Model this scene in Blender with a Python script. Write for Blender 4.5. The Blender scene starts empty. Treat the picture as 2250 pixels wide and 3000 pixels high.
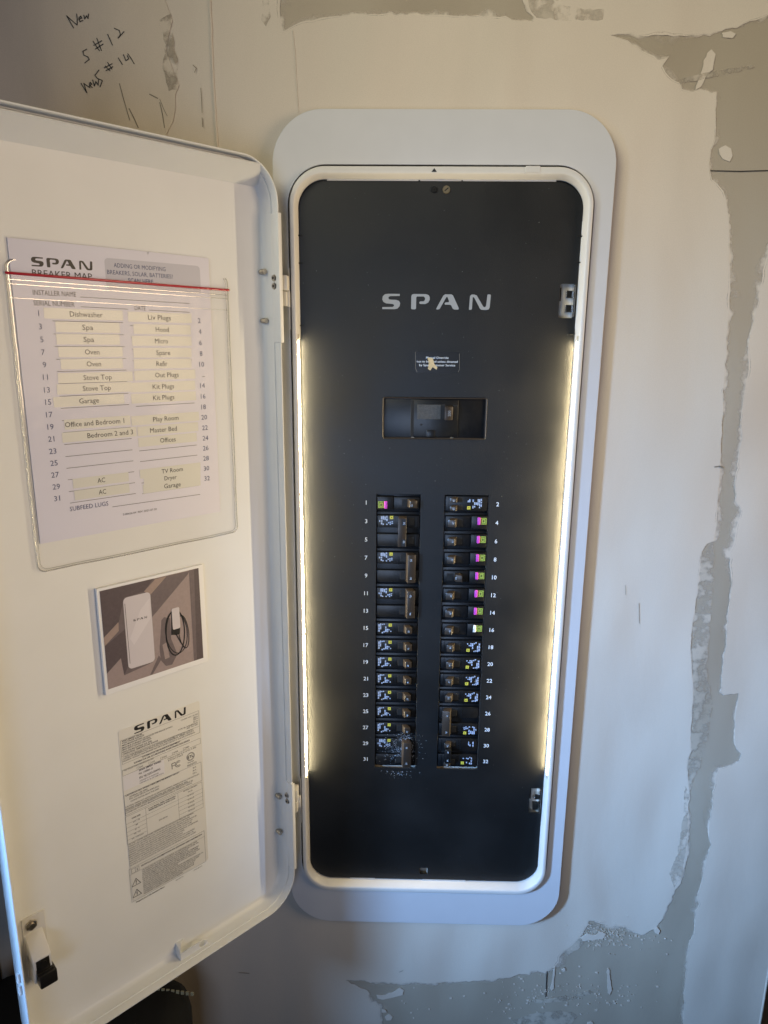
import bpy, bmesh, math, random
from mathutils import Matrix, Vector, noise

# ------------------------------------------------------------------ camera
S = bpy.context.scene
COL = S.collection
RIGHT = Vector((0.99972565, 0.02183426, 0.00847913))
FWD = Vector((-0.01925175, 0.9721629, -0.23351376))
UP = Vector((-0.01334169, 0.23328645, 0.97231653))
CAM = Vector((-0.04500407, -0.91612393, 0.20747654))
FPX = 2080.0                      # focal length in pixels of a 2250 x 3000 frame
cd = bpy.data.cameras.new("camera")
cam = bpy.data.objects.new("camera", cd)
COL.objects.link(cam)
cd.sensor_fit = 'HORIZONTAL'
cd.sensor_width = 36.0
cd.lens = 36.0 * FPX / 2250.0
cd.clip_start, cd.clip_end = 0.01, 100.0
cam.matrix_world = Matrix(((RIGHT.x, UP.x, -FWD.x, CAM.x), (RIGHT.y, UP.y, -FWD.y, CAM.y),
                           (RIGHT.z, UP.z, -FWD.z, CAM.z), (0, 0, 0, 1)))
S.camera = cam

# ------------------------------------------------------------------ world, lamps, exposure
W = bpy.data.worlds.new("World")
S.world = W
W.use_nodes = True
W.node_tree.nodes["Background"].inputs[0].default_value = (0.9, 0.95, 1.0, 1)
W.node_tree.nodes["Background"].inputs[1].default_value = 0.004
S.view_settings.view_transform = 'Standard'
S.view_settings.look = 'None'
S.view_settings.exposure = 0.0
S.view_settings.gamma = 1.0


def area(name, loc, target, sx, sy, power, color, spread):
    l = bpy.data.lights.new(name, 'AREA')
    l.shape = 'RECTANGLE'
    l.size, l.size_y = sx, sy
    l.energy = power
    l.color = color
    l.spread = math.radians(spread)
    o = bpy.data.objects.new(name, l)
    COL.objects.link(o)
    o.location = loc
    o.rotation_euler = (Vector(target) - Vector(loc)).to_track_quat('-Z', 'Y').to_euler()
    return o


area("daylight_window", (-1.7, -1.3, 0.2), (0.29, 0.0, -0.42), 0.20, 0.40, 5.1, (0.265, 0.53, 1.0), 39)
area("ceiling_lamp", (-1.0, -1.3, 1.1), (0.25, 0.0, 0.45), 1.2, 0.8, 3.6, (1.0, 0.935, 0.67), 60)
area("right_fill", (1.5, -0.95, 0.35), (-0.35, -0.1, 0.1), 0.8, 0.8, 2.3, (1.0, 0.75, 0.50), 60)  # added warm fill from the right, brightens the door's inner face
area("front_fill", (-0.4, -1.9, -0.25), (0.0, 0.0, 0.0), 0.7, 0.7, 2.14, (0.52, 0.68, 1.0), 90)  # added bluish frontal fill, placed low for the sheen on the black cover

# ------------------------------------------------------------------ materials
rnd = random.Random(7)


def mat(name, color, rough=0.5, metal=0.0, spec=0.5, bump=0.0, bscale=400.0, var=0.0, vscale=30.0, emit=None):
    m = bpy.data.materials.new(name)
    m.use_nodes = True
    nt = m.node_tree
    b = nt.nodes["Principled BSDF"]
    b.inputs["Base Color"].default_value = (*color, 1)
    b.inputs["Roughness"].default_value = rough
    b.inputs["Metallic"].default_value = metal
    b.inputs["Specular IOR Level"].default_value = spec
    if var or bump:
        tc = nt.nodes.new("ShaderNodeTexCoord")
    if var:
        n = nt.nodes.new("ShaderNodeTexNoise")
        n.inputs["Scale"].default_value = vscale
        n.inputs["Detail"].default_value = 6
        nt.links.new(tc.outputs["Object"], n.inputs["Vector"])
        r = nt.nodes.new("ShaderNodeMapRange")
        r.inputs[1].default_value, r.inputs[2].default_value = 0.3, 0.7
        r.inputs[3].default_value, r.inputs[4].default_value = 1 - var, 1 + var
        nt.links.new(n.outputs["Fac"], r.inputs[0])
        mx = nt.nodes.new("ShaderNodeMix")
        mx.data_type = 'RGBA'
        mx.blend_type = 'MULTIPLY'
        mx.inputs[0].default_value = 1.0
        mx.inputs[6].default_value = (*color, 1)
        nt.links.new(r.outputs[0], mx.inputs[7])
        nt.links.new(mx.outputs[2], b.inputs["Base Color"])
    if bump:
        n2 = nt.nodes.new("ShaderNodeTexNoise")
        n2.inputs["Scale"].default_value = bscale
        n2.inputs["Detail"].default_value = 4
        nt.links.new(tc.outputs["Object"], n2.inputs["Vector"])
        bp = nt.nodes.new("ShaderNodeBump")
        bp.inputs["Strength"].default_value = bump
        bp.inputs["Distance"].default_value = 0.001
        nt.links.new(n2.outputs["Fac"], bp.inputs["Height"])
        nt.links.new(bp.outputs["Normal"], b.inputs["Normal"])
    if emit:
        b.inputs["Emission Color"].default_value = (*emit[0], 1)
        b.inputs["Emission Strength"].default_value = emit[1]
    return m


M = {}
M['trim'] = mat("grey_painted_steel", (0.585, 0.59, 0.615), 0.45, bump=0.05, bscale=900, var=0.015)
M['bezel'] = mat("white_moulded_plastic", (0.66, 0.645, 0.62), 0.4, bump=0.03, bscale=600, var=0.02, vscale=60)
M['door'] = mat("cream_white_painted_steel", (0.74, 0.745, 0.74), 0.42, bump=0.06, bscale=700, var=0.02, vscale=14)
M['doorback'] = mat("grey_painted_door_back", (0.55, 0.56, 0.56), 0.45, bump=0.05, bscale=900)
M['black'] = mat("black_moulded_plastic", (0.006, 0.0065, 0.0075), 0.33, bump=0.1, bscale=1500, var=0.25, vscale=120)
M['blackhole'] = mat("black_opening", (0.004, 0.004, 0.004), 0.7)
M['toggle'] = mat("dark_brown_toggle", (0.032, 0.024, 0.018), 0.33, spec=0.8, bump=0.1, bscale=1500)
M['chrome'] = mat("bright_metal", (0.72, 0.70, 0.68), 0.22, metal=1.0)
M['zinc'] = mat("zinc_plated_steel", (0.5, 0.46, 0.40), 0.35, metal=1.0, var=0.2, vscale=400)
M['darkmetal'] = mat("dark_plated_metal", (0.045, 0.042, 0.038), 0.3, metal=0.7)
M['letter'] = mat("grey_ink", (0.32, 0.34, 0.36), 0.5)
M['white_ink'] = mat("white_ink", (0.62, 0.68, 0.76), 0.5)
M['pale_ink'] = mat("pale_blue_ink", (0.34, 0.42, 0.58), 0.5)
M['yellow'] = mat("yellow_print", (0.58, 0.52, 0.06), 0.5)
M['green'] = mat("green_print", (0.36, 0.48, 0.07), 0.5)
M['magenta'] = mat("magenta_button", (0.56, 0.07, 0.50), 0.35)
M['whitebtn'] = mat("white_button", (0.8, 0.8, 0.8), 0.35)
M['ink'] = mat("black_ink", (0.012, 0.012, 0.014), 0.5)
M['blue_ink'] = mat("navy_ink", (0.035, 0.055, 0.16), 0.5)
M['thin_ink'] = mat("thin_grey_ink", (0.06, 0.06, 0.065), 0.5)
M['paper'] = mat("white_paper", (0.70, 0.69, 0.79), 0.7, var=0.02, vscale=9)
M['greybox'] = mat("grey_printed_box", (0.54, 0.535, 0.61), 0.7)
M['tape'] = mat("cream_label_tape", (0.66, 0.66, 0.62), 0.35)
M['red'] = mat("red_zip_plastic", (0.40, 0.012, 0.03), 0.3)
M['label'] = mat("off_white_sticker", (0.73, 0.71, 0.66), 0.5)
M['label2'] = mat("white_serial_sticker", (0.74, 0.72, 0.74), 0.5)
M['card'] = mat("white_card", (0.80, 0.80, 0.82), 0.5)
M['pic_wall'] = mat("print_taupe", (0.33, 0.265, 0.265), 0.4, var=0.05, vscale=300)
M['pic_dark'] = mat("print_dark_taupe", (0.105, 0.082, 0.092), 0.4, var=0.08, vscale=300)
M['pic_mid'] = mat("print_mid_taupe", (0.155, 0.125, 0.135), 0.4, var=0.08, vscale=300)
M['pic_pink'] = mat("print_pinkish_tan", (0.34, 0.26, 0.235), 0.4, var=0.05, vscale=300)
M['pic_white'] = mat("print_white", (0.60, 0.56, 0.60), 0.4)
M['pic_white2'] = mat("print_pale_streak", (0.66, 0.62, 0.66), 0.4)
M['pic_ink'] = mat("print_black", (0.014, 0.014, 0.018), 0.4)
M['pencil'] = mat("dark_pencil", (0.05, 0.047, 0.042), 0.7)
M['gap'] = mat("dark_board_gap", (0.05, 0.045, 0.04), 0.9)
M['scratch'] = mat("scratched_paper", (0.22, 0.19, 0.15), 0.9)
M['post'] = mat("dark_stained_wood", (0.030, 0.020, 0.016), 0.7, bump=0.3, bscale=90, var=0.5, vscale=25)
M['oak'] = mat("brown_wood", (0.24, 0.13, 0.07), 0.6, var=0.3, vscale=40)
M['fabric'] = mat("black_fabric", (0.012, 0.012, 0.010), 0.9, bump=0.5, bscale=900)
M['thread'] = mat("pale_thread", (0.42, 0.40, 0.26), 0.8)
M['silver_label'] = mat("silver_rating_plate", (0.05, 0.052, 0.053), 0.45, metal=0.1, bump=0.5, bscale=1800, var=0.6, vscale=1300)
M['brass'] = mat("brass_screw", (0.55, 0.45, 0.30), 0.35, metal=1.0)
M['residue'] = mat("tan_paper_residue", (0.55, 0.44, 0.25), 0.7, var=0.2, vscale=300)
M['stk'] = mat("black_sticker", (0.020, 0.021, 0.023), 0.25)
M['edge'] = mat("sticker_edge", (0.16, 0.15, 0.13), 0.35)
M['led'] = mat("led_diffuser", (0.9, 0.85, 0.7), 0.4, emit=((1.0, 0.81, 0.47), 215.0))
M['ledcap'] = mat("led_clip", (0.62, 0.55, 0.42), 0.4)
M['dust'] = mat("plaster_dust", (0.50, 0.55, 0.62), 0.95)

# the black cover plate: fine grain, smudges, plaster dust
def deadfront_material():
    m = mat("black_textured_cover", (0.0045, 0.005, 0.0055), 0.34, spec=0.55)
    nt = m.node_tree
    b = nt.nodes["Principled BSDF"]
    tc = nt.nodes.new("ShaderNodeTexCoord")
    n = nt.nodes.new("ShaderNodeTexNoise")
    n.inputs["Scale"].default_value = 9
    n.inputs["Detail"].default_value = 5
    nt.links.new(tc.outputs["Object"], n.inputs["Vector"])
    r = nt.nodes.new("ShaderNodeMapRange")
    r.inputs[1].default_value, r.inputs[2].default_value = 0.35, 0.7
    r.inputs[3].default_value, r.inputs[4].default_value = 0.40, 0.55
    nt.links.new(n.outputs["Fac"], r.inputs[0])
    nt.links.new(r.outputs[0], b.inputs["Roughness"])
    g = nt.nodes.new("ShaderNodeTexNoise")
    g.inputs["Scale"].default_value = 1100
    g.inputs["Detail"].default_value = 3
    nt.links.new(tc.outputs["Object"], g.inputs["Vector"])
    bp = nt.nodes.new("ShaderNodeBump")
    bp.inputs["Strength"].default_value = 0.35
    bp.inputs["Distance"].default_value = 0.0006
    nt.links.new(g.outputs["Fac"], bp.inputs["Height"])
    nt.links.new(bp.outputs["Normal"], b.inputs["Normal"])
    # sparse dust specks
    v = nt.nodes.new("ShaderNodeTexNoise")
    v.inputs["Scale"].default_value = 420
    v.inputs["Detail"].default_value = 2
    nt.links.new(tc.outputs["Object"], v.inputs["Vector"])
    cr = nt.nodes.new("ShaderNodeMapRange")
    cr.inputs[1].default_value, cr.inputs[2].default_value = 0.735, 0.80
    nt.links.new(v.outputs["Fac"], cr.inputs[0])
    mx = nt.nodes.new("ShaderNodeMix")
    mx.data_type = 'RGBA'
    mx.inputs[6].default_value = (0.0045, 0.005, 0.0055, 1)
    mx.inputs[7].default_value = (0.30, 0.31, 0.32, 1)
    nt.links.new(cr.outputs[0], mx.inputs[0])
    nt.links.new(mx.outputs[2], b.inputs["Base Color"])
    return m


M['dead'] = deadfront_material()


def wall_material(name, base, other, amount, rough):
    """plaster / board: cloudy mix of two tones, trowel streaks and fine relief"""
    m = bpy.data.materials.new(name)
    m.use_nodes = True
    nt = m.node_tree
    b = nt.nodes["Principled BSDF"]
    b.inputs["Roughness"].default_value = rough
    b.inputs["Specular IOR Level"].default_value = 0.35
    tc = nt.nodes.new("ShaderNodeTexCoord")
    mp = nt.nodes.new("ShaderNodeMapping")
    mp.inputs["Scale"].default_value = (1.0, 1.0, 0.45)
    nt.links.new(tc.outputs["Object"], mp.inputs["Vector"])
    n1 = nt.nodes.new("ShaderNodeTexNoise")
    n1.inputs["Scale"].default_value = 5.5
    n1.inputs["Detail"].default_value = 7
    n1.inputs["Distortion"].default_value = 0.6
    nt.links.new(mp.outputs["Vector"], n1.inputs["Vector"])
    n2 = nt.nodes.new("ShaderNodeTexNoise")
    n2.inputs["Scale"].default_value = 900
    n2.inputs["Detail"].default_value = 3
    nt.links.new(tc.outputs["Object"], n2.inputs["Vector"])
    r1 = nt.nodes.new("ShaderNodeMapRange")
    r1.inputs[1].default_value, r1.inputs[2].default_value = 0.36, 0.68
    r1.inputs[3].default_value, r1.inputs[4].default_value = 0.0, amount
    nt.links.new(n1.outputs["Fac"], r1.inputs[0])
    mx = nt.nodes.new("ShaderNodeMix")
    mx.data_type = 'RGBA'
    mx.inputs[6].default_value = (*base, 1)
    mx.inputs[7].default_value = (*other, 1)
    nt.links.new(r1.outputs[0], mx.inputs[0])
    r2 = nt.nodes.new("ShaderNodeMapRange")
    r2.inputs[1].default_value, r2.inputs[2].default_value = 0.3, 0.7
    r2.inputs[3].default_value, r2.inputs[4].default_value = 0.95, 1.04
    nt.links.new(n2.outputs["Fac"], r2.inputs[0])
    mu = nt.nodes.new("ShaderNodeMix")
    mu.data_type = 'RGBA'
    mu.blend_type = 'MULTIPLY'
    mu.inputs[0].default_value = 1
    nt.links.new(mx.outputs[2], mu.inputs[6])
    nt.links.new(r2.outputs[0], mu.inputs[7])
    nt.links.new(mu.outputs[2], b.inputs["Base Color"])
    n3 = nt.nodes.new("ShaderNodeTexNoise")
    n3.inputs["Scale"].default_value = 16
    n3.inputs["Detail"].default_value = 9
    nt.links.new(mp.outputs["Vector"], n3.inputs["Vector"])
    bp = nt.nodes.new("ShaderNodeBump")
    n4 = nt.nodes.new("ShaderNodeTexNoise")
    n4.inputs["Scale"].default_value = 4.2
    n4.inputs["Detail"].default_value = 2
    nt.links.new(mp.outputs["Vector"], n4.inputs["Vector"])
    bp0 = nt.nodes.new("ShaderNodeBump")
    bp0.inputs["Strength"].default_value = 0.9
    bp0.inputs["Distance"].default_value = 0.035
    nt.links.new(n4.outputs["Fac"], bp0.inputs["Height"])
    nt.links.new(bp0.outputs["Normal"], bp.inputs["Normal"])
    bp.inputs["Strength"].default_value = 0.35
    bp.inputs["Distance"].default_value = 0.004
    nt.links.new(n3.outputs["Fac"], bp.inputs["Height"])
    bp2 = nt.nodes.new("ShaderNodeBump")
    bp2.inputs["Strength"].default_value = 0.18
    bp2.inputs["Distance"].default_value = 0.0006
    nt.links.new(n2.outputs["Fac"], bp2.inputs["Height"])
    nt.links.new(bp.outputs["Normal"], bp2.inputs["Normal"])
    nt.links.new(bp2.outputs["Normal"], b.inputs["Normal"])
    return m


M['compound'] = wall_material("joint_compound", (0.655, 0.585, 0.50), (0.56, 0.50, 0.425), 0.55, 0.8)
M['board'] = wall_material("bare_drywall_paper", (0.375, 0.325, 0.255), (0.44, 0.385, 0.31), 0.6, 0.85)
def patchy(name, source, lo, hi):
    """a copy of a wall material that covers only in blots, fading at its rim (attribute cover)"""
    m = source.copy()
    m.name = name
    nt = m.node_tree
    b = nt.nodes["Principled BSDF"]
    out = [n for n in nt.nodes if n.type == 'OUTPUT_MATERIAL'][0]
    tr = nt.nodes.new("ShaderNodeBsdfTransparent")
    tc = nt.nodes.new("ShaderNodeTexCoord")
    n = nt.nodes.new("ShaderNodeTexNoise")
    n.inputs["Scale"].default_value = 62
    n.inputs["Detail"].default_value = 8
    nt.links.new(tc.outputs["Object"], n.inputs["Vector"])
    at = nt.nodes.new("ShaderNodeAttribute")
    at.attribute_name = "cover"
    ad = nt.nodes.new("ShaderNodeMath")
    ad.operation = 'ADD'
    nt.links.new(n.outputs["Fac"], ad.inputs[0])
    nt.links.new(at.outputs["Fac"], ad.inputs[1])
    mr = nt.nodes.new("ShaderNodeMapRange")
    mr.interpolation_type = 'SMOOTHSTEP'
    mr.inputs[1].default_value, mr.inputs[2].default_value = lo, hi
    nt.links.new(ad.outputs[0], mr.inputs[0])
    mix = nt.nodes.new("ShaderNodeMixShader")
    nt.links.new(mr.outputs[0], mix.inputs[0])
    nt.links.new(tr.outputs[0], mix.inputs[1])
    nt.links.new(b.outputs[0], mix.inputs[2])
    nt.links.new(mix.outputs[0], out.inputs[0])
    return m


M['thin'] = wall_material("thin_compound_skim", (0.56, 0.50, 0.42), (0.40, 0.35, 0.28), 0.9, 0.85)
M['oldwall'] = wall_material("scuffed_old_drywall", (0.68, 0.60, 0.50), (0.52, 0.455, 0.37), 0.8, 0.85)


M['feather'] = patchy("feathered_compound", M['compound'], 0.62, 1.02)
M['patch'] = patchy("patchy_skim", M['thin'], 0.34, 0.62)
M['bare_patch'] = patchy("rubbed_board_patch", M['board'], 0.40, 0.68)


def film_material():
    m = bpy.data.materials.new("clear_vinyl")
    m.use_nodes = True
    nt = m.node_tree
    nt.nodes.clear()
    out = nt.nodes.new("ShaderNodeOutputMaterial")
    tr = nt.nodes.new("ShaderNodeBsdfTransparent")
    tr.inputs[0].default_value = (0.985, 0.982, 0.98, 1)
    gl = nt.nodes.new("ShaderNodeBsdfGlossy")
    gl.inputs["Roughness"].default_value = 0.12
    fr = nt.nodes.new("ShaderNodeFresnel")
    fr.inputs[0].default_value = 1.22
    tc = nt.nodes.new("ShaderNodeTexCoord")
    n = nt.nodes.new("ShaderNodeTexNoise")
    n.inputs["Scale"].default_value = 26
    n.inputs["Detail"].default_value = 2
    nt.links.new(tc.outputs["Object"], n.inputs["Vector"])
    bp = nt.nodes.new("ShaderNodeBump")
    bp.inputs["Strength"].default_value = 0.25
    bp.inputs["Distance"].default_value = 0.004
    nt.links.new(n.outputs["Fac"], bp.inputs["Height"])
    nt.links.new(bp.outputs["Normal"], gl.inputs["Normal"])
    mix = nt.nodes.new("ShaderNodeMixShader")
    nt.links.new(fr.outputs[0], mix.inputs[0])
    nt.links.new(tr.outputs[0], mix.inputs[1])
    nt.links.new(gl.outputs[0], mix.inputs[2])
    nt.links.new(mix.outputs[0], out.inputs[0])
    return m


M['film'] = film_material()


def weld_material():
    m = bpy.data.materials.new("welded_vinyl_edge")
    m.use_nodes = True
    nt = m.node_tree
    nt.nodes.clear()
    out = nt.nodes.new("ShaderNodeOutputMaterial")
    tr = nt.nodes.new("ShaderNodeBsdfTransparent")
    tr.inputs[0].default_value = (0.93, 0.925, 0.91, 1)
    gl = nt.nodes.new("ShaderNodeBsdfGlossy")
    gl.inputs["Roughness"].default_value = 0.10
    mix = nt.nodes.new("ShaderNodeMixShader")
    mix.inputs[0].default_value = 0.22
    nt.links.new(tr.outputs[0], mix.inputs[1])
    nt.links.new(gl.outputs[0], mix.inputs[2])
    nt.links.new(mix.outputs[0], out.inputs[0])
    return m


M['weld'] = weld_material()

# ------------------------------------------------------------------ helpers
I4 = Matrix.Identity(4)
WORLD = {}


def link(o, parent=None, mw=I4):
    COL.objects.link(o)
    WORLD[o] = mw.copy()
    if parent is not None:
        o.parent = parent
        o.matrix_basis = WORLD[parent].inverted() @ mw
    else:
        o.matrix_basis = mw
    return o


def mk(name, bm, m, parent=None, mw=I4, smooth=False):
    me = bpy.data.meshes.new(name)
    bmesh.ops.recalc_face_normals(bm, faces=bm.faces) if smooth != 'keep' else None
    bm.to_mesh(me)
    bm.free()
    mats = m if isinstance(m, (list, tuple)) else [m]
    for x in mats:
        me.materials.append(x)
    if smooth:
        for p in me.polygons:
            p.use_smooth = True
        try:
            me.set_sharp_from_angle(angle=math.radians(38))
        except Exception:
            pass
    return link(bpy.data.objects.new(name, me), parent, mw)


def empty(name, loc, label, cat, group=None, mw=None):
    o = bpy.data.objects.new(name, None)
    o.empty_display_size = 0.02
    link(o, None, mw if mw is not None else Matrix.Translation(loc))
    tag(o, label, cat, group)
    return o


def tag(o, label=None, cat=None, group=None, kind=None):
    if label:
        o["label"] = label
    if cat:
        o["category"] = cat
    if group:
        o["group"] = group
    if kind:
        o["kind"] = kind
    return o


def box(bm, x0, x1, y0, y1, z0, z1, bev=0.0, mi=0):
    r = bmesh.ops.create_cube(bm, size=1.0)
    for v in r['verts']:
        v.co = Vector(((x0 + x1) / 2 + v.co.x * (x1 - x0), (y0 + y1) / 2 + v.co.y * (y1 - y0),
                       (z0 + z1) / 2 + v.co.z * (z1 - z0)))
    fs = set(f for v in r['verts'] for f in v.link_faces)
    for f in fs:
        f.material_index = mi
    if bev:
        es = list(set(e for v in r['verts'] for e in v.link_edges))
        g = bmesh.ops.bevel(bm, geom=es, offset=bev, segments=2, profile=0.5, affect='EDGES')
        for f in g['faces']:
            f.material_index = mi


def hexa(bm, pts, bev=0.0, mi=0):
    """pts: 8 corners, four of the back (y large) ring then four of the front ring, same order"""
    v = [bm.verts.new(p) for p in pts]
    fs = [bm.faces.new([v[i] for i in q]) for q in
          ((3, 2, 1, 0), (4, 5, 6, 7), (0, 1, 5, 4), (1, 2, 6, 5), (2, 3, 7, 6), (3, 0, 4, 7))]
    for f in fs:
        f.material_index = mi
    if bev:
        g = bmesh.ops.bevel(bm, geom=list(set(e for x in v for e in x.link_edges)), offset=bev, segments=2,
                            profile=0.5, affect='EDGES')
        for f in g['faces']:
            f.material_index = mi


def cyl(bm, p0, p1, r, n=16, r2=None, mi=0):
    p0, p1 = Vector(p0), Vector(p1)
    d = p1 - p0
    q = Vector((0, 0, 1)).rotation_difference(d.normalized()).to_matrix().to_4x4()
    before = set(bm.faces)
    bmesh.ops.create_cone(bm, cap_ends=True, segments=n, radius1=r, radius2=r if r2 is None else r2, depth=d.length,
                          matrix=Matrix.Translation((p0 + p1) / 2) @ q)
    for f in set(bm.faces) - before:
        f.material_index = mi


def tube(bm, pts, r, n=8, closed=False):
    pts = [Vector(p) for p in pts]
    rings = []
    N = len(pts)
    for i, p in enumerate(pts):
        a = pts[(i - 1) % N] if (closed or i > 0) else p
        b = pts[(i + 1) % N] if (closed or i < N - 1) else p
        t = (b - a).normalized()
        u = t.cross(Vector((0, 1, 0)))
        if u.length < 1e-4:
            u = t.cross(Vector((1, 0, 0)))
        u.normalize()
        w = t.cross(u)
        rings.append([bm.verts.new(p + (u * math.cos(k * 2 * math.pi / n) + w * math.sin(k * 2 * math.pi / n)) * r)
                      for k in range(n)])
    for i in range(N if closed else N - 1):
        A, B = rings[i], rings[(i + 1) % N]
        for k in range(n):
            bm.faces.new((A[k], A[(k + 1) % n], B[(k + 1) % n], B[k]))
    if not closed:
        bm.faces.new(rings[0][::-1])
        bm.faces.new(rings[-1])


def rrect(x0, x1, z0, z1, R, n=12):
    """rounded rectangle, counter-clockwise seen from the front (camera side)"""
    R = max(R, 1e-5)
    out = []
    for cx, cz, a0 in ((x1 - R, z1 - R, 0), (x0 + R, z1 - R, 90), (x0 + R, z0 + R, 180), (x1 - R, z0 + R, 270)):
        for i in range(n + 1):
            a = math.radians(a0 + 90.0 * i / n)
            out.append((cx + R * math.cos(a), cz + R * math.sin(a)))
    return out


def sweep(bm, x0, x1, z0, z1, R, prof, fill_first=False, fill_last=False, n=12):
    """prof: (inset x, inset z, y, material index)"""
    prev = None
    for k, (ix, iz, y, mi) in enumerate(prof):
        loop = rrect(x0 + ix, x1 - ix, z0 + iz, z1 - iz, R - (ix + iz) / 2, n)
        ring = [bm.verts.new((x, y, z)) for x, z in loop]
        if prev:
            L = len(ring)
            for i in range(L):
                f = bm.faces.new((prev[i], prev[(i + 1) % L], ring[(i + 1) % L], ring[i]))
                f.material_index = mi
        elif fill_first:
            bm.faces.new(ring)
        prev = ring
    if fill_last:
        f = bm.faces.new(prev)
        f.material_index = prof[-1][3]


def plate_bm(outlines, y_front, y_back, bev=0.0):
    """flat plate with holes: outlines are closed lists of (x, z); the first is the outside"""
    cu = bpy.data.curves.new("tmp", 'CURVE')
    cu.dimensions = '2D'
    cu.fill_mode = 'BOTH'
    cu.resolution_u = 1
    cu.extrude = (y_back - y_front) / 2 - bev
    cu.bevel_depth = bev
    cu.bevel_resolution = 1
    cu.offset = -bev
    for ol in outlines:
        sp = cu.splines.new('POLY')
        sp.points.add(len(ol) - 1)
        for p, (x, z) in zip(sp.points, ol):
            p.co = (x, z, 0, 1)
        sp.use_cyclic_u = True
    o = bpy.data.objects.new("tmp", cu)
    me = o.to_mesh()
    bm = bmesh.new()
    bm.from_mesh(me)
    o.to_mesh_clear()
    bpy.data.objects.remove(o)
    bpy.data.curves.remove(cu)
    yc = (y_front + y_back) / 2
    for v in bm.verts:
        v.co = Vector((v.co.x, yc - v.co.z, v.co.y))
    bmesh.ops.remove_doubles(bm, verts=bm.verts, dist=1e-6)
    return bm


# flat print: one mesh made of many lettering shapes
_glyph = {}


def glyphs(s, bold=0.0):
    key = (s, bold)
    if key not in _glyph:
        cu = bpy.data.curves.new("tmp", 'FONT')
        cu.body = s
        cu.size = 1.0
        cu.offset = bold
        cu.resolution_u = 2
        o = bpy.data.objects.new("tmp", cu)
        me = o.to_mesh()
        vs = [(v.co.x, v.co.y) for v in me.vertices]
        fs = [tuple(p.vertices) for p in me.polygons]
        o.to_mesh_clear()
        bpy.data.objects.remove(o)
        bpy.data.curves.remove(cu)
        _glyph[key] = (vs, fs)
    return _glyph[key]


_cap = {}


def cap_height():
    if 'c' not in _cap:
        vs, _ = glyphs("H")
        _cap['c'] = max(v[1] for v in vs)
    return _cap['c']


class Print:
    def __init__(self, y):
        self.y = y
        self.v, self.f, self.m = [], [], []
        self.mats = []

    def mi(self, m):
        if m not in self.mats:
            self.mats.append(m)
        return self.mats.index(m)

    def poly(self, pts, m, dy=0.0):
        b = len(self.v)
        self.v += [(x, self.y - dy, z) for x, z in pts]
        self.f.append(tuple(range(b, b + len(pts))))
        self.m.append(self.mi(m))

    def rect(self, x0, x1, z0, z1, m, dy=0.0):
        self.poly([(x0, z0), (x1, z0), (x1, z1), (x0, z1)], m, dy)

    def text(self, s, x, z, h, m, width=None, align='C', rot=0.0, bold=0.0, dy=0.0):
        """z is the baseline for align L / F, the middle of the capitals for C"""
        vs, fs = glyphs(s, bold)
        if not vs:
            return
        k = h / cap_height()
        xa, xb = min(v[0] for v in vs), max(v[0] for v in vs)
        kx = k if width is None else width / (xb - xa)
        ox = -(xa + xb) / 2 if align == 'C' else -xa
        oz = -cap_height() / 2 if align == 'C' else 0.0
        c, sn = math.cos(rot), math.sin(rot)
        b = len(self.v)
        for vx, vy in vs:
            a, d = (vx + ox) * kx, (vy + oz) * k
            self.v.append((x + a * c - d * sn, self.y - dy, z + a * sn + d * c))
        mi = self.mi(m)
        for f in fs:
            self.f.append(tuple(i + b for i in f))
            self.m.append(mi)

    def line(self, pts, w, m, dy=0.0, closed=False):
        n = len(pts)
        for i in range(n if closed else n - 1):
            (x0, z0), (x1, z1) = pts[i], pts[(i + 1) % n]
            d = math.hypot(x1 - x0, z1 - z0) or 1e-9
            ux, uz = (x1 - x0) / d, (z1 - z0) / d
            nx, nz = -uz * w / 2, ux * w / 2
            ex, ez = ux * w * 0.3, uz * w * 0.3
            self.poly([(x0 - ex + nx, z0 - ez + nz), (x0 - ex - nx, z0 - ez - nz), (x1 + ex - nx, z1 + ez - nz),
                       (x1 + ex + nx, z1 + ez + nz)], m, dy)

    def shape(self, pts, m, dy=0.0):
        """any simple outline, filled"""
        bm = plate_bm([pts], 0, 0.00001)
        bm.verts.ensure_lookup_table()
        b = len(self.v)
        keep = [f for f in bm.faces if abs(f.normal.y) > 0.9 and f.calc_center_median().y < 0.000005]
        self.v += [(v.co.x, self.y - dy, v.co.z) for v in bm.verts]
        bm.verts.index_update()
        mi = self.mi(m)
        for f in keep:
            self.f.append(tuple(b + v.index for v in f.verts))
            self.m.append(mi)
        bm.free()

    def build(self, name, parent=None, mw=I4):
        me = bpy.data.meshes.new(name)
        me.from_pydata(self.v, [], self.f)
        for m in self.mats:
            me.materials.append(m)
        me.polygons.foreach_set("material_index", self.m)
        me.update()
        return link(bpy.data.objects.new(name, me), parent, mw)


# points of the photograph laid onto the real planes of the scene
def ray(px, py):
    return RIGHT * ((px - 1125) / FPX) + FWD + UP * ((1500 - py) / FPX)


def on_y(px, py, y=0.008):
    d = ray(px, py)
    P = CAM + d * ((y - CAM.y) / d.y)
    return P.x, P.z


TH = math.radians(45.5057)                       # the door stands 134 degrees open
HINGE = Vector((-0.21066, -0.015, 0.0))
DOOR = Matrix(((math.cos(TH), -math.sin(TH), 0, HINGE.x), (math.sin(TH), math.cos(TH), 0, HINGE.y),
               (0, 0, 1, 0), (0, 0, 0, 1)))       # x towards the hinge, y into the sheet, z up
DINV = DOOR.inverted()


def on_door(px, py, y=0.0):
    d = DINV.to_3x3() @ ray(px, py)
    C = DINV @ CAM
    P = C + d * ((y - C.y) / d.y)
    return P.x, P.z


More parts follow.
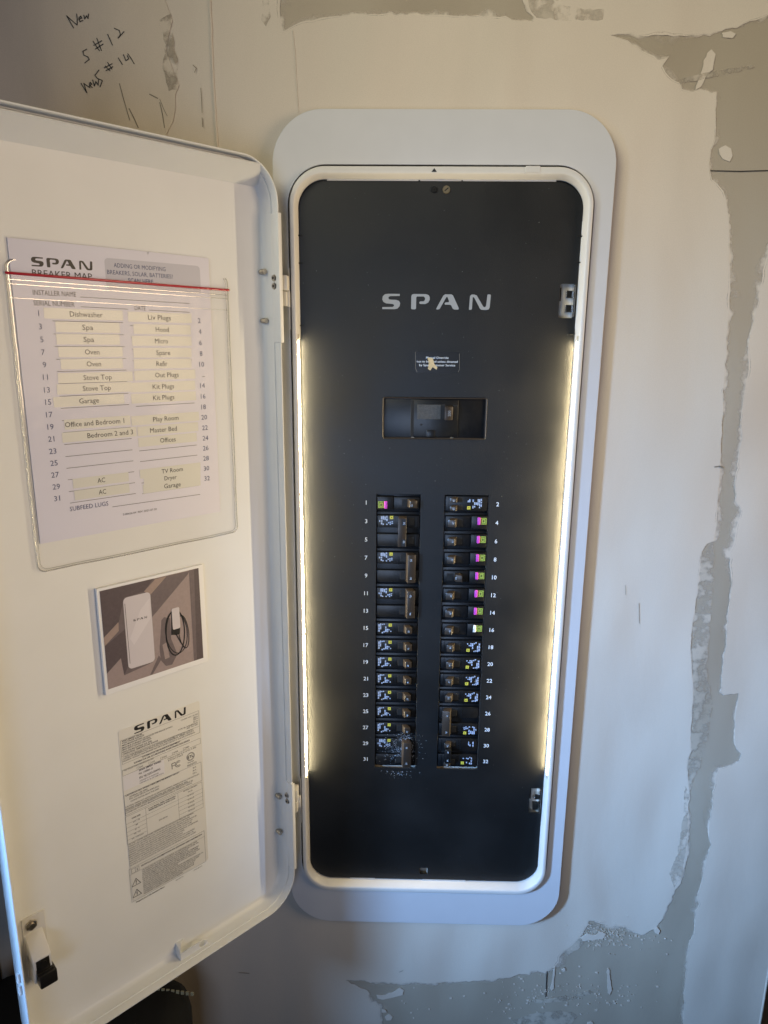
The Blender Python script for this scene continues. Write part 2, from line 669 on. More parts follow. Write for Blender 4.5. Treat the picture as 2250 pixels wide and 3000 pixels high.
def jag(pts, step=0.006, amp=0.0018, seed=0.0):
    """subdivide an outline and roughen it"""
    out = []
    n = len(pts)
    for i in range(n):
        (x0, z0), (x1, z1) = pts[i], pts[(i + 1) % n]
        d = math.hypot(x1 - x0, z1 - z0)
        k = max(1, min(60, int(d / step)))
        for j in range(k):
            t = j / k
            x, z = x0 + (x1 - x0) * t, z0 + (z1 - z0) * t
            a = noise.noise(Vector((x * 190 + seed, z * 190, 3.1))) + 0.6 * noise.noise(Vector((x * 520, z * 520, seed)))
            b = noise.noise(Vector((x * 190, z * 190 + seed, 9.7))) + 0.6 * noise.noise(Vector((x * 520, z * 520, seed + 5)))
            out.append((x + a * amp, z + b * amp))
    return out


# ------------------------------------------------------------------ the wall
WY = 0.0095                                       # face of the bare board
BARE_TOP = [(815, -160), (822, 60), (830, 92), (880, 65), (1000, 45), (1125, 42), (1300, 45), (1400, 47), (1480, 50),
            (1520, 62), (1560, 62), (1567, 50), (1545, 30), (1535, 0), (1530, -160)]
BARE_BIG = [(1790, 103), (1840, 120), (1880, 150), (1930, 175), (1955, 172), (1940, 195), (1955, 225), (1990, 245),
            (2000, 262), (2030, 270), (2050, 262), (2100, 272), (2098, 320), (2095, 410), (2090, 428), (2082, 440),
            (2080, 465), (2077, 480), (2078, 500), (2085, 525), (2100, 540), (2118, 560), (2125, 590), (2133, 630),
            (2137, 680), (2138, 800), (2140, 840), (2135, 920), (2128, 1020), (2120, 1130), (2118, 1200), (2116, 1270),
            (2112, 1290), (2113, 1330), (2107, 1400), (2102, 1480), (2098, 1539), (2091, 1584), (2070, 1593),
            (2057, 1616), (2052, 1634), (2046, 1711), (2039, 1765), (2027, 1833), (2023, 1900), (2027, 1969),
            (2032, 2014), (2030, 2059), (2025, 2127), (2023, 2200), (2012, 2248), (2019, 2320), (2016, 2402),
            (2016, 2470), (2012, 2513), (2000, 2557), (1992, 2586), (1973, 2615), (1961, 2648), (1937, 2697),
            (1920, 2716), (1903, 2728), (1879, 2738), (1855, 2728), (1836, 2716), (1807, 2713), (1783, 2706),
            (1759, 2706), (1739, 2697), (1725, 2697), (1713, 2726), (1691, 2754), (1672, 2771), (1648, 2788),
            (1640, 2803), (1638, 2817), (1624, 2832), (1609, 2839), (1595, 2851), (1575, 2841), (1558, 2844),
            (1551, 2853), (1522, 2853), (1498, 2861), (1450, 2868), (1375, 2874), (1303, 2877), (1206, 2880),
            (1172, 2879), (1086, 2877), (1071, 2871), (1037, 2871), (1011, 2869), (1028, 2881), (1057, 2896),
            (1076, 2901), (1081, 2920), (1090, 2934), (1105, 2939), (1112, 2959), (1115, 3000), (1118, 3200),
            (2000, 3200), (2002, 3000), (2004, 2899), (2009, 2851), (2014, 2788), (2021, 2754), (2033, 2735),
            (2036, 2692), (2036, 2668), (2048, 2648), (2043, 2629), (2050, 2600), (2060, 2562), (2070, 2513),
            (2077, 2489), (2084, 2475), (2077, 2446), (2076, 2427), (2082, 2393), (2089, 2320), (2098, 2267),
            (2106, 2251), (2144, 2243), (2164, 2229), (2171, 2210), (2161, 2195), (2152, 2172), (2154, 2104),
            (2159, 2059), (2165, 2031), (2120, 2034), (2111, 2027), (2116, 1969), (2120, 1919), (2127, 1892),
            (2129, 1833), (2138, 1752), (2143, 1697), (2138, 1652), (2136, 1620), (2147, 1598), (2154, 1562),
            (2165, 1516), (2170, 1498), (2165, 1485), (2154, 1467), (2152, 1403), (2159, 1372), (2165, 1318),
            (2174, 1277), (2170, 1245), (2172, 1200), (2177, 1173), (2188, 1114), (2193, 1060), (2190, 1032),
            (2199, 978), (2211, 924), (2222, 879), (2233, 806), (2247, 743), (2250, 720), (2320, 640), (2420, 500),
            (2450, 0), (2250, 45), (2160, 78), (2080, 98), (1990, 105), (1900, 104), (1830, 100)]
wall = link(bpy.data.objects.new("wall", bpy.data.meshes.new("wall")))
tag(wall, kind="structure")
XR = on_y(2238, 2925, WY)[0]                      # outside corner of the wall at the lower right
seam_z = on_y(2150, 501, WY)[1]
bm = bmesh.new()
box(bm, -1.1, XR, WY + 0.0005, WY + 0.013, -1.7, 1.3)
bm.to_mesh(wall.data)
bm.free()
wall.data.materials.append(M['board'])

P_ = lambda pts, y=WY: [on_y(a, b, y) for a, b in pts]
outer = [(-1.1, -1.7), (XR + 0.0005, -1.7), (XR + 0.0005, 1.3), (-1.1, 1.3)]
hole_panel = rrect(-0.15, 0.15, -0.60, 0.42, 0.03, 6)
bm = plate_bm([outer, jag(P_(BARE_TOP), seed=1.0), jag(P_(BARE_BIG), seed=2.0)], WY - 0.0005, WY + 0.0002, 0.0)
mk("joint_compound", bm, M['compound'], wall)

# loose smears of compound left on the bare paper
SMEARS = [
    [(2071, 153), (2084, 146), (2095, 160), (2088, 203), (2071, 217), (2054, 254), (2037, 264), (2047, 230), (2057, 203), (2064, 176)],
    [(1986, 234), (2060, 214), (2130, 202), (2205, 190), (2212, 196), (2150, 212), (2080, 228), (2030, 240), (1992, 242)],
    [(2115, 98), (2140, 92), (2154, 100), (2146, 110), (2118, 111)],
    [(2106, 436), (2125, 425), (2142, 436), (2146, 456), (2136, 474), (2118, 468), (2108, 452)],
    [(1102, 2914), (1120, 2915), (1148, 2908), (1172, 2893), (1182, 2900), (1180, 2914), (1150, 2922), (1122, 2928), (1106, 2924)],
    [(1127, 2980), (1140, 2972), (1150, 2978), (1146, 2988), (1132, 2988)],
    [(1118, 2958), (1130, 2957), (1132, 2965), (1120, 2966)],
    [(1623, 2830), (1627, 2830), (1624, 2862), (1622, 2895), (1615, 2902), (1612, 2895), (1618, 2868)],
    [(1779, 2836), (1784, 2838), (1787, 2868), (1792, 2900), (1787, 2914), (1780, 2908), (1779, 2868)],
    [(1645, 2838), (1655, 2834), (1656, 2842), (1648, 2846)],
    [(1560, 2930), (1610, 2925), (1690, 2912), (1730, 2900), (1735, 2906), (1700, 2922), (1640, 2934), (1570, 2938)],
    [(1720, 2996), (1735, 2992), (1740, 3004), (1722, 3006)],
    [(1700, 2745), (1720, 2735), (1745, 2738), (1760, 2728), (1775, 2736), (1765, 2750), (1735, 2752), (1708, 2756)],
    [(1915, 2722), (1925, 2716), (1934, 2728), (1928, 2736), (1918, 2732)],
]
for i, s in enumerate(SMEARS):
    bm = plate_bm([jag(P_(s), 0.004, 0.0012, 20.0 + i)], WY - 0.0005 - 0.00004 * i, WY + 0.0003, 0.0)
    mk("compound_smear", bm, M['compound' if i not in (1, 10) else 'patch'], wall)
# thin skim coats scraped over the board or the compound
SKIMS = [
    ([(2088, 1590), (2057, 1620), (2048, 1711), (2030, 1833), (2026, 1900), (2034, 2014), (2027, 2127), (2014, 2250), (2020, 2300),
      (2050, 2250), (2075, 2150), (2088, 2060), (2070, 1960), (2078, 1850), (2088, 1740), (2094, 1640)], 0.0002, 'patch'),
    ([(1540, -60), (1548, 20), (1570, 52), (1640, 60), (1720, 62), (1762, 58), (1770, 30), (1700, 26), (1640, 10), (1620, -60)], 0.0006, 'patch'),
    ([(1640, 2780), (1660, 2745), (1700, 2712), (1735, 2700), (1760, 2712), (1740, 2740), (1700, 2775), (1665, 2800)], 0.0002, 'patch'),
    ([(1960, 2560), (1985, 2500), (2002, 2380), (2006, 2300), (2016, 2330), (2012, 2460), (1996, 2570), (1975, 2600)], 0.0006, 'patch'),
    ([(466, 60), (500, 40), (512, 140), (524, 200), (520, 262), (496, 268), (478, 200), (486, 130)], 0.0017, 'bare_patch'),
    ([(770, 0), (790, 0), (792, 50), (778, 76), (768, 60)], 0.0006, 'patch'),
    ([(1500, 2990), (1560, 2968), (1640, 2960), (1700, 2972), (1660, 3010), (1540, 3020)], 0.0002, 'patch'),
]
for i, (q, up_, mm) in enumerate(SKIMS):
    pr = Print(WY - up_ - 0.00003 * i)
    pr.shape(jag(P_(q), 0.005, 0.0022, 60.0 + i), M[mm])
    pr.build("skim_coat", wall)
# compound dragged thin across the edges of the bare areas
for k, (poly, seed) in enumerate(((BARE_TOP, 1.0), (BARE_BIG, 2.0))):
    ol = jag(P_(poly), seed=seed)
    area2 = sum(a[0] * b[1] - b[0] * a[1] for a, b in zip(ol, ol[1:] + ol[:1]))
    sg = 1 if area2 > 0 else -1
    vs, fs, cv = [], [], []
    n_ = len(ol)
    for i in range(n_):
        (xa, za), (xb, zb) = ol[i - 3], ol[(i + 3) % n_]
        d_ = math.hypot(xb - xa, zb - za) or 1
        nx_, nz_ = -(zb - za) / d_ * sg, (xb - xa) / d_ * sg
        x, z = ol[i]
        w_ = 0.004 + 0.016 * max(0, 0.5 + noise.noise(Vector((x * 22, z * 22, 4.4 + k)))) ** 2
        for t, c in ((-0.15, 0.42), (0.25, 0.30), (1.0, -0.15)):
            vs.append((x + nx_ * w_ * t, WY - 0.0001 - 0.00045 * (t < 0), z + nz_ * w_ * t))
            cv.append(c)
    for i in range(n_):
        a, b = 3 * i, 3 * ((i + 1) % n_)
        for j in range(2):
            fs.append((a + j, a + j + 1, b + j + 1, b + j))
    me = bpy.data.meshes.new("feathered_edge")
    me.from_pydata(vs, [], fs)
    at_ = me.attributes.new("cover", 'FLOAT', 'POINT')
    at_.data.foreach_set("value", cv)
    me.materials.append(M['feather'])
    link(bpy.data.objects.new("feathered_edge", me), wall)
# crumbs of dried compound on the bare board, too many to count
bm = bmesh.new()
for i in range(420):
    zone = rnd.random()
    if zone < 0.55:
        px, py = rnd.gauss(1770, 60), rnd.gauss(2735, 22)
    elif zone < 0.85:
        px, py = rnd.gauss(1640, 110), rnd.gauss(2918, 26)
    else:
        px, py = rnd.uniform(1150, 1960), rnd.uniform(2760, 3000)
    x, z = on_y(px, py, WY)
    s = rnd.choice((0.0004, 0.0006, 0.0009, 0.0014)) * rnd.uniform(0.7, 1.2)
    box(bm, x - s, x + s * rnd.uniform(0.5, 1.5), WY - 0.0008, WY + 0.0005, z - s * 0.6, z + s * 0.6)
tag(mk("compound_crumbs", bm, M['compound'], wall), kind="stuff")

# scuffed older board at the upper left, where no fresh compound was spread
OLD = [(-260, -200), (470, -200), (486, 0), (500, 60), (488, 150), (520, 250), (510, 360), (470, 430), (420, 520), (300, 600),
       (-260, 600)]
bm = plate_bm([jag(P_(OLD, WY - 0.0016), 0.012, 0.006, 31.0)], WY - 0.0016, WY - 0.0009, 0.0)
mk("old_board_face", bm, M['oldwall'], wall)
# raised tape edge and ridges
bm = bmesh.new()
for pts, r in (([(612, -60), (618, 60), (622, 180), (628, 300), (640, 470)], 0.0016),
               ([(858, 90), (864, 150), (868, 230), (874, 330)], 0.0008)):
    q = []
    for a, b in zip(pts, pts[1:]):
        for t in range(6):
            q.append((a[0] + (b[0] - a[0]) * t / 6, a[1] + (b[1] - a[1]) * t / 6))
    q.append(pts[-1])
    P = [on_y(a, b, WY - 0.001) for a, b in q]
    tube(bm, [(x + 0.0006 * noise.noise(Vector((0, 0, z * 60))), WY - 0.0006, z) for x, z in P], r, 8)
mk("tape_ridge", bm, M['compound'], wall, smooth=True)
p = Print(WY - 0.00185)
for pts, w in (([(350, 245), (362, 290), (374, 332), (380, 352)], 0.0009), ([(378, 318), (392, 345), (405, 374)], 0.0011),
               ([(438, 276), (462, 288)], 0.0012), ([(468, 300), (476, 335), (482, 374)], 0.0009),
               ([(468, 290), (480, 320), (490, 340)], 0.0006), ([(588, 258), (590, 290), (592, 330)], 0.0006),
               ([(592, 345), (594, 372)], 0.0008), ([(565, 190), (575, 200), (570, 212)], 0.0008)):
    p.line(P_(pts, WY - 0.00185), w, M['scratch'])
p.build("scratch_marks", wall)
p = Print(WY - 0.0014)
for pts, w in (([(1872, 1768), (1873, 1826)], 0.0007), ([(1832, 1715), (1833, 1742)], 0.0005),
               ([(2094, 1368), (2108, 1366), (2118, 1370)], 0.0016), ([(700 + 470, 2848), (1180, 2844)], 0.0009),
               ([(990 - 290, 2850), (730, 2852)], 0.0007)):
    p.line(P_(pts, WY - 0.0014), w, M['scratch'])
p.build("trowel_marks", wall)
p = Print(WY - 0.0003)
p.line(P_([(2078, 500), (2170, 502), (2300, 498)], WY - 0.0003), 0.0013, M['gap'])
p.line(P_([(1603, 2838), (1599, 2921)], WY - 0.0003), 0.0017, M['gap'])
p.build("board_joint", wall)
# pencil notes
K1 = 1.4747
NOTES = [[(288, 68), (303, 95), (318, 121)], [(290, 70), (312, 90), (333, 108)], [(331, 60), (334, 84), (333, 108)],
         [(340, 84), (353, 78), (349, 69), (341, 78), (345, 94), (358, 88)], [(362, 65), (366, 82), (374, 68), (380, 80), (383, 60)],
         [(375, 212), (358, 222), (362, 238), (380, 246), (385, 257), (366, 272)],
         [(402, 178), (430, 220)], [(418, 165), (438, 218)], [(405, 196), (440, 176)], [(412, 212), (446, 190)],
         [(465, 148), (486, 195)], [(494, 122), (516, 132), (520, 150), (510, 165), (536, 136)],
         [(350, 360), (375, 401), (362, 360), (390, 380)], [(386, 374), (396, 363), (390, 355), (386, 368), (399, 378)],
         [(400, 345), (408, 372), (414, 352), (424, 368), (426, 340)],
         [(428, 302), (410, 325), (420, 338), (442, 348), (432, 376)],
         [(455, 285), (475, 305)], [(465, 270), (483, 298)], [(450, 293), (485, 275)], [(458, 305), (488, 288)],
         [(511, 250), (529, 279)], [(533, 236), (544, 262), (556, 254), (550, 240)], [(552, 232), (566, 252), (580, 276)]]
p = Print(WY - 0.0021)
for s in NOTES:
    p.line(P_([(a / K1, b / K1) for a, b in s], WY - 0.0021), 0.0010, M['pencil'])
p.build("pencil_notes", wall)
# corner bead along the outside edge of the wall
bm = bmesh.new()
tube(bm, [(XR, WY + 0.001, -1.6 + i * 0.05 + 0) for i in range(50)], 0.0025, 8)
mk("corner_bead", bm, M['compound'], wall, smooth=True)

bm = bmesh.new()
box(bm, XR + 0.004, XR + 0.14, 0.05, 0.075, -1.6, 1.0, 0.003)
tag(mk("wood_trim", bm, M['oak']), "brown wood trim board behind the wall corner at the lower right", "wood trim")

side = empty("wood_panel", (-0.68, -0.2, -1.7), "dark brown wooden side panel in shadow at the far left beyond the open door", "wood panel")  # only a sliver shows; forward depth added to shade the wall's left part
for k, (ya, yb) in enumerate(((-0.46, -0.302), (-0.298, -0.152), (-0.148, WY - 0.002))):
    bm = bmesh.new()
    box(bm, -0.70 - 0.002 * (k % 2), -0.672 - 0.002 * (k % 2), ya, yb, -1.7, 1.3, 0.003)
    mk("board", bm, M['post'], side)

# black bag under the door
bag = empty("fabric_bag", (-0.5, -0.09, -1.2), "black fabric bag with a pale stitched seam in the shade below the open door", "bag")
bm = bmesh.new()
sweep(bm, -0.660, -0.345, -0.165, -0.020, 0.045, [(0.02, 0.02, -1.2, 0), (0, 0, -1.16, 0), (0, 0, -0.775, 0), (0.004, 0.004, -0.755, 0),
                                         (0.014, 0.014, -0.742, 0), (0.03, 0.03, -0.737, 0)], True, True, 8)
for v in bm.verts:
    v.co = Vector((v.co.x, v.co.z, v.co.y + 0.006 * noise.noise(Vector((v.co.x * 20, v.co.y * 20, v.co.z * 20)))))
mk("bag_body", bm, M['fabric'], bag, smooth=True)
bm = bmesh.new()
for i in range(26):
    x = -0.530 + i * 0.0075
    y = -0.050 - 0.10 * max(0, (x + 0.50)) ** 1.0
    box(bm, x, x + 0.0045, y, y + 0.0018, -0.739, -0.7335)
tag(mk("stitched_seam", bm, M['thread'], bag), kind="stuff")

# ------------------------------------------------------------------ the breaker panel
FX0, FX1, FZ0, FZ1 = -0.1990, 0.2065, -0.6590, 0.4707
BX0, BX1, BZ0, BZ1 = -0.1790, 0.1818, -0.5976, 0.4079
panel = empty("breaker_box", (0.002, 0.008, -0.66),
              "flush breaker box with grey trim, black cover, lit side strips and open white door", "breaker box")
bm = plate_bm([rrect(FX0, FX1, FZ0, FZ1, 0.060, 16),
               rrect(BX0 - 0.0028, BX1 + 0.0028, BZ0 - 0.001, BZ1 + 0.0032, 0.046, 16)[::-1]], -0.004, -0.0005, 0.0006)
mk("trim_frame", bm, M['trim'], panel)

bm = bmesh.new()
sweep(bm, BX0, BX1, BZ0, BZ1, 0.043,
      [(0.001, 0.001, 0.012, 0), (0.0, 0.0, -0.003, 0), (0, 0, -0.0098, 0), (0.0006, 0.0006, -0.0113, 0),
       (0.0019, 0.0019, -0.012, 0), (0.0046, 0.0066, -0.012, 0), (0.0054, 0.0076, -0.0116, 0), (0.0060, 0.0084, -0.0108, 0),
       (0.0090, 0.0122, 0.0, 0), (0.0093, 0.0126, 0.0022, 0), (0.0130, 0.017, 0.0026, 0)], n=16)
mk("bezel", bm, M['bezel'], panel, smooth=True)
# raised moulding tab and arrow mark on the upper rim
bm = bmesh.new()
ax, az = on_y(1560, 496, -0.012)
box(bm, ax - 0.008, ax + 0.009, -0.0127, -0.0117, az - 0.0035, az + 0.0035, 0.0003)
mk("rim_tab", bm, M['bezel'], panel)
p = Print(-0.0123)
ax, az = on_y(1272, 499, -0.0123)
p.poly([(ax - 0.0032, az - 0.0017), (ax + 0.0032, az - 0.0017), (ax + 0.0002, az + 0.0024)], M['ink'])
p.build("arrow_mark", panel)

bm = bmesh.new()
sweep(bm, BX0 - 0.004, BX1 + 0.004, BZ0 - 0.004, BZ1 + 0.004, 0.045,
      [(0, 0, 0.003, 0), (0, 0, 0.006, 0), (0.0, 0, 0.10, 0)], False, True, 8)
mk("enclosure", bm, M['blackhole'], panel)

# black cover plate with its openings
DX0, DX1, DZ0, DZ1 = -0.1694, 0.1718, -0.5832, 0.3937
SLX = {'L': (-0.0731, -0.0148), 'R': (0.0168, 0.0751)}
SZ1, SZ0 = 0.0116, -0.3944
MB = (-0.0660, 0.0676, 0.0852, 0.1386)
dead_outer = rrect(DX0, DX1, DZ0, DZ1, 0.034, 14)
holes = [rrect(MB[0], MB[1], MB[2], MB[3], 0.0028, 4)]
for k in 'LR':
    holes.append(rrect(SLX[k][0], SLX[k][1], SZ0, SZ1, 0.0006, 1))
LU = (0.1509, 0.1690, 0.2377, 0.2780)
LL = (0.1533, 0.1690, -0.4640, -0.4238)
for q in (LU, LL):
    holes.append(rrect(q[0], q[1], q[2], q[3], 0.002, 3))
nx, nz = on_y(1241, 2552, 0)
holes.append(rrect(nx - 0.006, nx + 0.006, nz - 0.0055, nz + 0.0055, 0.001, 2))
bm = plate_bm([dead_outer] + [h[::-1] for h in holes], 0.0, 0.0016, 0.0004)
dead = mk("cover_plate", bm, M['dead'], panel)
# thin ledge around the cover: black at the corners, white tabs along the top
bm = bmesh.new()
sweep(bm, DX0 - 0.0018, DX1 + 0.0018, DZ0 - 0.0022, DZ1 + 0.0028, 0.036, [(0, 0, 0.0017, 0), (0.006, 0.006, 0.0017, 0)], n=12)
mk("cover_ledge", bm, M['black'], panel)
bm = bmesh.new()
for a, b in ((958, 1226), (1231, 1352), (1356, 1630)):
    xa, z = on_y(a, 525, 0.0008)
    xb, z2 = on_y(b, 525, 0.0008)
    bm = bmesh.new()
    box(bm, xa, xb, 0.0004, 0.0016, DZ1 + 0.0004, DZ1 + 0.0030)
    mk("white_tab", bm, M['bezel'], panel)
for (x0, x1, z0, z1) in ((0.1722, 0.1736, -0.565, -0.480), (-0.1712, -0.1698, 0.232, 0.290), (0.1722, 0.1736, 0.225, 0.35),
                         (-0.110, -0.072, -0.5852, -0.5838), (0.0, 0.065, -0.5852, -0.5838)):
    bm = bmesh.new()
    box(bm, x0, x1, -0.0004, 0.0016, z0, z1)
    mk("cover_edge_clip", bm, M['bezel'], panel)
for (x, z) in ((-0.1690, 0.332), (0.1705, 0.333), (-0.1690, 0.300), (0.1700, 0.303), (-0.1685, 0.226), (0.1690, 0.2185)):
    bm = bmesh.new()
    box(bm, x - 0.0035, x + 0.0035, -0.0012, 0.001, z - 0.0008, z + 0.0008, 0.0003)
    mk("cover_notch", bm, M['blackhole'], dead)

# grey logo lettering
G = {
    'S': [(297, 178), (297, 203), (185, 205), (163, 215), (160, 232), (172, 245), (200, 248), (255, 249), (290, 262), (303, 290),
          (297, 325), (270, 355), (235, 362), (88, 362), (86, 338), (212, 335), (228, 325), (230, 310), (215, 300), (195, 298),
          (135, 293), (100, 275), (86, 245), (92, 208), (118, 183), (160, 177)],
    'P': [(440, 205), (448, 185), (470, 178), (615, 178), (650, 190), (663, 215), (663, 245), (645, 280), (610, 297), (545, 297),
          (537, 282), (545, 267), (590, 265), (605, 250), (608, 225), (590, 207), (512, 207), (500, 218), (500, 350), (490, 362),
          (448, 362), (440, 352)],
    'A': [(746, 355), (828, 195), (850, 179), (925, 179), (945, 190), (1020, 345), (1015, 361), (965, 361), (948, 352), (928, 312),
          (912, 303), (852, 303), (846, 290), (856, 275), (895, 274), (900, 262), (880, 212), (866, 212), (792, 350), (775, 361),
          (752, 362)],
    'N': [(1146, 360), (1153, 200), (1170, 180), (1205, 178), (1235, 190), (1315, 320), (1330, 330), (1345, 325), (1352, 305),
          (1362, 182), (1372, 176), (1400, 178), (1404, 190), (1395, 335), (1385, 355), (1360, 362), (1300, 362), (1280, 350),
          (1210, 225), (1195, 208), (1186, 215), (1182, 350), (1175, 362), (1150, 362)]}


def logo(pr, x0, x1, z0, z1, m, gaps):
    """gaps: space before P, A, N as fractions of the letter widths' total"""
    ws = {c: max(a for a, _ in G[c]) - min(a for a, _ in G[c]) for c in 'SPAN'}
    tot = sum(ws.values()) + sum(gaps)
    k = (x1 - x0) / tot
    x = x0
    for c, g in zip('SPAN', [0] + list(gaps)):
        x += g * k
        a0 = min(a for a, _ in G[c])
        pr.shape([(x + (a - a0) * k, z0 + (362 - b) / 186.0 * (z1 - z0)) for a, b in G[c]], m)
        x += ws[c] * k


p = Print(-0.00015)
logo(p, -0.0676, 0.0663, 0.2466, 0.2650, M['letter'], (134, 80, 123))
p.build("logo_lettering", dead)
for n in range(1, 33):
    k = (n - 1) // 2
    p = Print(-0.00015)
    p.text(str(n), -0.08677 if n % 2 else 0.08677, -k * 0.0254, 0.0054, M['white_ink'], bold=0.012)
    p.build("row_number", dead)
for (px, py, m, r) in ((1272, 555, 'black', 0.0040), (1308, 555, 'brass', 0.0046)):
    x, z = on_y(px, py, -0.001)
    bm = bmesh.new()
    cyl(bm, (x, 0.0, z), (x, -0.0016, z), r, 24, r * 0.9)
    for a in (0.6, 0.6 + math.pi / 2) if m == 'black' else (0.7,):
        c, s = math.cos(a) * r * 0.62, math.sin(a) * r * 0.62
        w = Vector((-math.sin(a), 0, math.cos(a))) * 0.0006
        q = [Vector((x - c, -0.00165, z - s)) - w, Vector((x + c, -0.00165, z + s)) - w, Vector((x + c, -0.00165, z + s)) + w,
             Vector((x - c, -0.00165, z - s)) + w]
        f = bm.faces.new([bm.verts.new(v) for v in q])
        f.material_index = 1
    tag(mk("screw", bm, [M[m], M['blackhole']], dead, smooth=True), "black cross-head screw" if m == 'black' else "brass slotted screw")

# the sticker above the main switch
SX0, SX1, SZa, SZb = -0.0254, 0.0309, 0.1695, 0.1953
bm = plate_bm([rrect(SX0, SX1, SZa, SZb, 0.003, 5)], -0.0003, 0.0001, 0.0)
stk = mk("notice_sticker", bm, M['stk'], panel)
p = Print(-0.00045)
for t, cx, cy, w in (("Manual Override", 751, 945, 275), ("not to be used unless directed", 750, 992, 497),
                     ("by Span Customer Service", 750, 1036, 440)):
    x, z = on_y(1100 + cx / 4.1475, 820 + cy / 4.1475, 0)
    p.text(t, x, z, 0.0026, M['white_ink'], width=w / 4.1475 * 0.000428, bold=0.01)
for pts in ([(1103 + 114, 1031), (1217, 1078), (1222, 1090)], [(1346, 1036), (1346, 1082), (1342, 1090)]):
    p.line([on_y(a, b, 0) for a, b in pts], 0.0005, M['edge'])
x, z = on_y(1263, 1071, 0)
p.shape([(x - 0.005, z + 0.010), (x + 0.002, z + 0.009), (x + 0.004, z + 0.002), (x + 0.008, z - 0.002), (x + 0.007, z - 0.005),
         (x + 0.002, z - 0.002), (x - 0.001, z - 0.006), (x - 0.004, z - 0.004), (x - 0.003, z + 0.003)], M['residue'], 0.00012)
p.build("notice_print", stk)

# lit strips along both sides: narrow diffusers flush with the sloped inner wall of the bezel
for side in (-1, 1):
    edge = BX0 if side < 0 else BX1
    wall_x = lambda y: edge - side * (0.0060 + (y + 0.0108) / 0.0108 * 0.0030)
    za, zb = (0.2085, -0.4060) if side < 0 else (0.2090, -0.3950)
    seg = [za, 0.012, -0.185, zb]
    ya, yb, yc = -0.0092, -0.0048, -0.0070
    ring = lambda z: [(wall_x(ya) - side * 0.0001, ya, z), (wall_x(yc) - side * 0.0006, yc, z), (wall_x(yb) - side * 0.0001, yb, z)]
    bm = bmesh.new()
    for a, b in zip(seg, seg[1:]):
        A = [bm.verts.new(p) for p in ring(a - 0.0012)]
        B = [bm.verts.new(p) for p in ring(b + 0.0012)]
        for k in range(2):
            bm.faces.new((A[k], A[k + 1], B[k + 1], B[k]))
    for z in seg[1:3]:
        box(bm, wall_x(yc) - 0.0008, wall_x(yc) + 0.0008, ya, yb, z - 0.0012, z + 0.0012, 0.0002, 1)
    for z in (za + 0.004, zb - 0.004):
        box(bm, wall_x(yc) - 0.0009, wall_x(yc) + 0.0009, ya, yb, z - 0.003, z + 0.003, 0.0003, 1)
    mk("led_strip", bm, [M['led'], M['ledcap']], panel)

# latch keepers in the two openings at the right
for (q, lit) in ((LU, True), (LL, False)):
    bm = bmesh.new()
    x0, x1, z0, z1 = q
    h = z1 - z0
    box(bm, x1 - 0.0016, x1 + 0.0004, -0.002, 0.012, z0 + 0.001, z1 - 0.001, 0.0003, 0)
    for c in ((0.70, 0.28) if lit else (0.62,)):
        zc = z0 + h * c
        box(bm, x0 + 0.0080, x1 - 0.001, 0.0022, 0.010, zc - 0.0046, zc + 0.0046, 0.0006, 0)
        box(bm, x0 + 0.0090, x1 - 0.0026, 0.0014, 0.004, zc - 0.0034, zc + 0.0040, 0.0004, 1)
    if not lit:
        cyl(bm, (x0 + 0.006, 0.006, z0 + 0.022), (x1, 0.006, z0 + 0.022), 0.0013, 10, mi=0)
        box(bm, x0 + 0.006, x1 - 0.002, 0.002, 0.010, z0 + 0.003, z0 + 0.013, 0.0006, 1)
    box(bm, x0 + 0.0012, x0 + 0.0026, 0.004, 0.012, z0 + h * 0.5, z1 - 0.004, 0.0004, 1)
    tag(mk("latch_keeper", bm, [M['chrome'], M['darkmetal']], panel), "bright upper latch keeper" if lit else "dark lower latch keeper")

# hinges between the frame and the door
for zt, up in ((0.27, True), (-0.42, False)):
    if up:
        A, B, Pl, Br = (816, 805, 842, 850), (818, 853, 840, 896), (846.5, 786, 850, 964), (838, 853, 849, 898)
    else:
        A, B, Pl, Br = (852, 2316, 872, 2352), (855, 2352, 872, 2382), (880, 2283, 883.5, 2411), (870, 2334, 881, 2366)
    bm = bmesh.new()
    for q, y, d, bev in ((A, -0.0265, 0.016, 0.0015), (B, -0.0225, 0.011, 0.0015), (Pl, -0.0125, 0.008, 0.0004), (Br, -0.0155, 0.007, 0.0004)):
        xa, zb = on_y(q[0], q[1], y)
        xb, za = on_y(q[2], q[3], y)
        box(bm, xa, xb, y, y + d, za, zb, bev)
    tag(mk("hinge", bm, M['bezel'], panel, smooth=True), "upper white hinge" if up else "lower white hinge")

# ------------------------------------------------------------------ the door (its own frame: x to the hinge, y into the sheet)
DW, DB, DT = 0.3640, -0.5935, 0.4090
bm = bmesh.new()
sweep(bm, -DW, 0.0030, DB - 0.001, DT, 0.047,
      [(0.006, 0.006, 0.0040, 1), (0.0015, 0.0015, 0.0028, 1), (0.0002, 0.0002, 0.0005, 1), (0, 0, -0.0265, 0),
       (0.0005, 0.0005, -0.0286, 0), (0.0012, 0.0012, -0.0291, 0), (0.0020, 0.0020, -0.0288, 0), (0.0026, 0.0026, -0.0275, 0),
       (0.0028, 0.0028, -0.0185, 0), (0.0040, 0.0040, -0.0180, 0), (0.0044, 0.0044, -0.0065, 0), (0.0060, 0.0060, -0.0022, 0),
       (0.0090, 0.0090, 0.0, 0)], True, True, 16)
door = mk("door", bm, [M['door'], M['doorback']], panel, DOOR, smooth=True)
tag(door, "white inner face of the door, open to the left")
